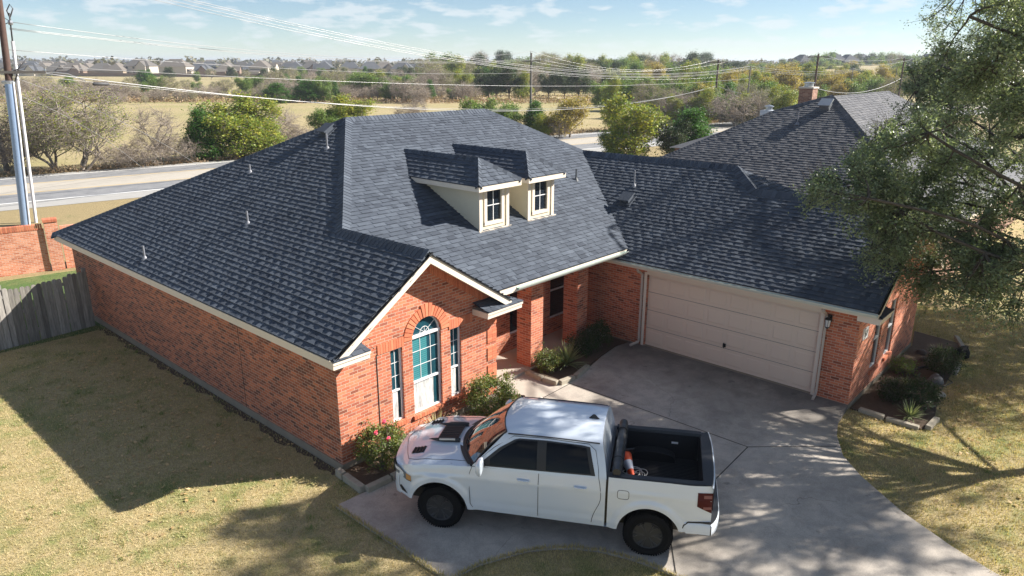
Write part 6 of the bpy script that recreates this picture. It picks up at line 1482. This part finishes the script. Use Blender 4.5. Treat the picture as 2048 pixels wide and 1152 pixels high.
pF, hF = upole(1697, 206, 138, 'thin pale pole right of the brick chimney', 0, .11, D=140)
pG_, hG_ = upole(1786, 190, 134, 'thin pale pole just left of the right-hand dark pole', 0, .11, D=170)
pI, hI = upole(1667, 170, 143, 'short distant pole in the woods right of the chimney', 0, .09, D=190)
pH, hH = upole(14, 345, 60, 'weathered pole across the road at the far left edge', 0, .17, D=54.5)
def wire(a, b_, via, label, r=.02, mat=None, n=40):
    a, b_ = np.array(a, float), np.array(b_, float); ts = np.linspace(0, 1, 400); X = np.array([PR(a+(b_-a)*t_)[0] for t_ in ts]); i = int(np.argmin(np.abs(X-via[0]))); t_ = ts[i]
    p = a+(b_-a)*t_; zz_ = HT(np.array([p[0], p[1], 0]), via[1]); k = (zz_-p[2])/max(4*t_*(1-t_), .02)
    s = MB(); s.tube([tuple(a+(b_-a)*q+np.array([0, 0, k*4*q*(1-q)])) for q in np.linspace(0, 1, n)], r, 5, True)
    return tag(s.build('power_line', mat or M_wire, None, smooth=True), label, 'wire')
p0 = np.array([3.0, 31.74, 0])
U0 = lambda z: (p0[0]+.0646*z, p0[1]-.016*z, z)
at3 = lambda p, h: (p[0], p[1], h)
arm = lambda p, h, q: (p[0]+math.cos(YAW)*q, p[1]+math.sin(YAW)*q, h)
wire(U0(13.1), arm(pE, hE, -.1), (700, 72), 'upper strand of the bundle sweeping down from the top edge to the thin pale pole', .015)
wire(U0(13.0), at3(pE, hE-.05), (700, 76), 'second strand of the bundle sweeping down from the top edge', .015)
wire(U0(12.8), at3(pE, hE-.25), (700, 82), 'third strand of the bundle sweeping down from the top edge', .015)
wire(U0(12.6), at3(pE, hE-.4), (700, 86), 'lowest strand of the bundle sweeping down from the top edge', .015)
wire((4.0, 31.9, 9.9), arm(pA, hA+.2, 0), (600, 109), 'highest long span from the riser pipe to the tip of the tall pole', .015)
wire((4.0, 31.9, 9.6), arm(pA, hA-.7, -1.0), (700, 119), 'long span from the riser pipe to the left end of the tall pole cross-arm', .015)
wire((4.0, 31.9, 9.55), arm(pA, hA-.7, 1.0), (700, 121), 'long span from the riser pipe to the right end of the tall pole cross-arm', .013)
wire((3.6, 31.6, 8.6), at3(pA, hA-2.2), (700, 143), 'thin span that meets the tall pole below its cross-arm', .013)
wire((3.6, 31.6, 7.7), at3(pB, hB-3.6), (850, 219), 'thick communication cable crossing just above the roof ridge', .028, M_wire)
wire((3.6, 31.6, 7.5), at3(pB, hB-3.75), (850, 216), 'thin wire running beside the thick cable above the roof ridge', .013)
wire((3.9, 31.6, 7.9), at3(pE, hE-1.6), (1050, 172), 'single wire passing behind the tall pole at mid height', .015)
wire(arm(pA, hA-.7, 1.0), arm(pB, hB-.2, 1.35), (1250, 142), 'span from the tall pole to the right end of the dark cross-arm', .015)
wire(arm(pA, hA-.7, -1.0), arm(pB, hB-.2, -1.35), (1250, 143), 'span from the tall pole to the left end of the dark cross-arm', .015)
wire(at3(pA, hA+.2), at3(pB, hB+.15), (1250, 139), 'span between the tips of the tall pole and the first dark pole', .015)
wire(at3(pA, hA-2.2), at3(pB, hB-2.4), (1300, 159), 'thin low span right of the tall pole', .013)
for q, lb in ((-1.35, 'left'), (0, 'middle'), (1.35, 'right')): wire(arm(pB, hB-.1, q), arm(pC, hC-.25, q), (1530, 124+q), 'span from the %s of the first dark cross-arm to the one behind the chimney' % lb, .016)
for q, lb in ((-1.3, 'left'), (1.3, 'right')): wire(arm(pC, hC-.25, q), arm(pD, hD-.2, q), (1715, 124+q*2), 'span from the %s end of the chimney-side cross-arm to the oak-side pole' % lb, .016)
for k, (dz, vy, lb) in enumerate(((0, 143, 'upper'), (-.25, 147, 'middle'), (-.45, 150, 'lower'))):
    wire(at3(pE, hE+dz), at3(pF, hF+dz), (1620, vy), '%s span between the first two thin pale poles' % lb, .016); wire(at3(pF, hF+dz), at3(pG_, hG_+dz), (1750, vy-12), '%s span from the second thin pale pole towards the oak' % lb, .015)
wire(at3(pB, hB-3.6), at3(pC, hC-4.6), (1530, 192), 'thick cable dipping from the first dark pole towards the chimney', .04); wire(at3(pC, hC-4.6), at3(pD, hD-3.3), (1700, 186), 'thick cable rising from the chimney to the pole by the oak', .035)
wire(U0(7.4), G(400, 333, .2), (230, 235), 'thin guy wire slanting down to the scrub across the road, upper one', .012); wire(U0(6.6), G(285, 336, .2), (150, 240), 'thin guy wire slanting down to the scrub across the road, lower one', .012)
# black splice case and clamps on the thick cable
q = ATD(202, 168, 38); s = MB(); d_ = np.array(at3(pB, hB-3.6))-np.array((3.6, 31.6, 7.7)); d_ /= np.linalg.norm(d_)
s.tube([tuple(q-d_*.42), tuple(q-d_*.36), tuple(q+d_*.36), tuple(q+d_*.42)], [.04, .09, .09, .04], 12); tag(s.build('splice_case', M_cable, None, smooth=40), 'black cable splice case hanging from the thick cable right of the near utility pole', 'splice case')
q = ATD(78, 146, 37.5); s = MB(); s.tube([tuple(q-d_*.3), tuple(q+d_*.3)], .07, 8); s.tube([tuple(q+d_*.3), tuple(q+d_*.32+np.array([0, 0, .22]))], .05, 8); s.tube([tuple(q+d_*.3), tuple(q+d_*.6+np.array([0, 0, .05])), tuple(q+d_*1.4+np.array([0, 0, -.02])), tuple(q+d_*2.2+np.array([0, 0, -.35]))], .03, 6); tag(s.build('cable_clamp', M_met, None, smooth=40), 'grey metal cable clamp and tail close to the near utility pole', 'clamp')

# ------------------------------------------------------------------ haze
m = bpy.data.materials.new('haze'); m.use_nodes = True; t = m.node_tree; t.nodes.clear()
o_ = nn(t, 'ShaderNodeOutputMaterial'); v = nn(t, 'ShaderNodeVolumePrincipled'); v.inputs['Density'].default_value = .00026; v.inputs['Color'].default_value = (.80, .88, 1, 1); v.inputs['Anisotropy'].default_value = .2
t.links.new(v.outputs[0], o_.inputs['Volume'])
s = MB(); s.box((-6200, -6200, -1.5), (6300, 6300, 32)); hz = s.build('haze', m); tag(hz, kind='stuff')
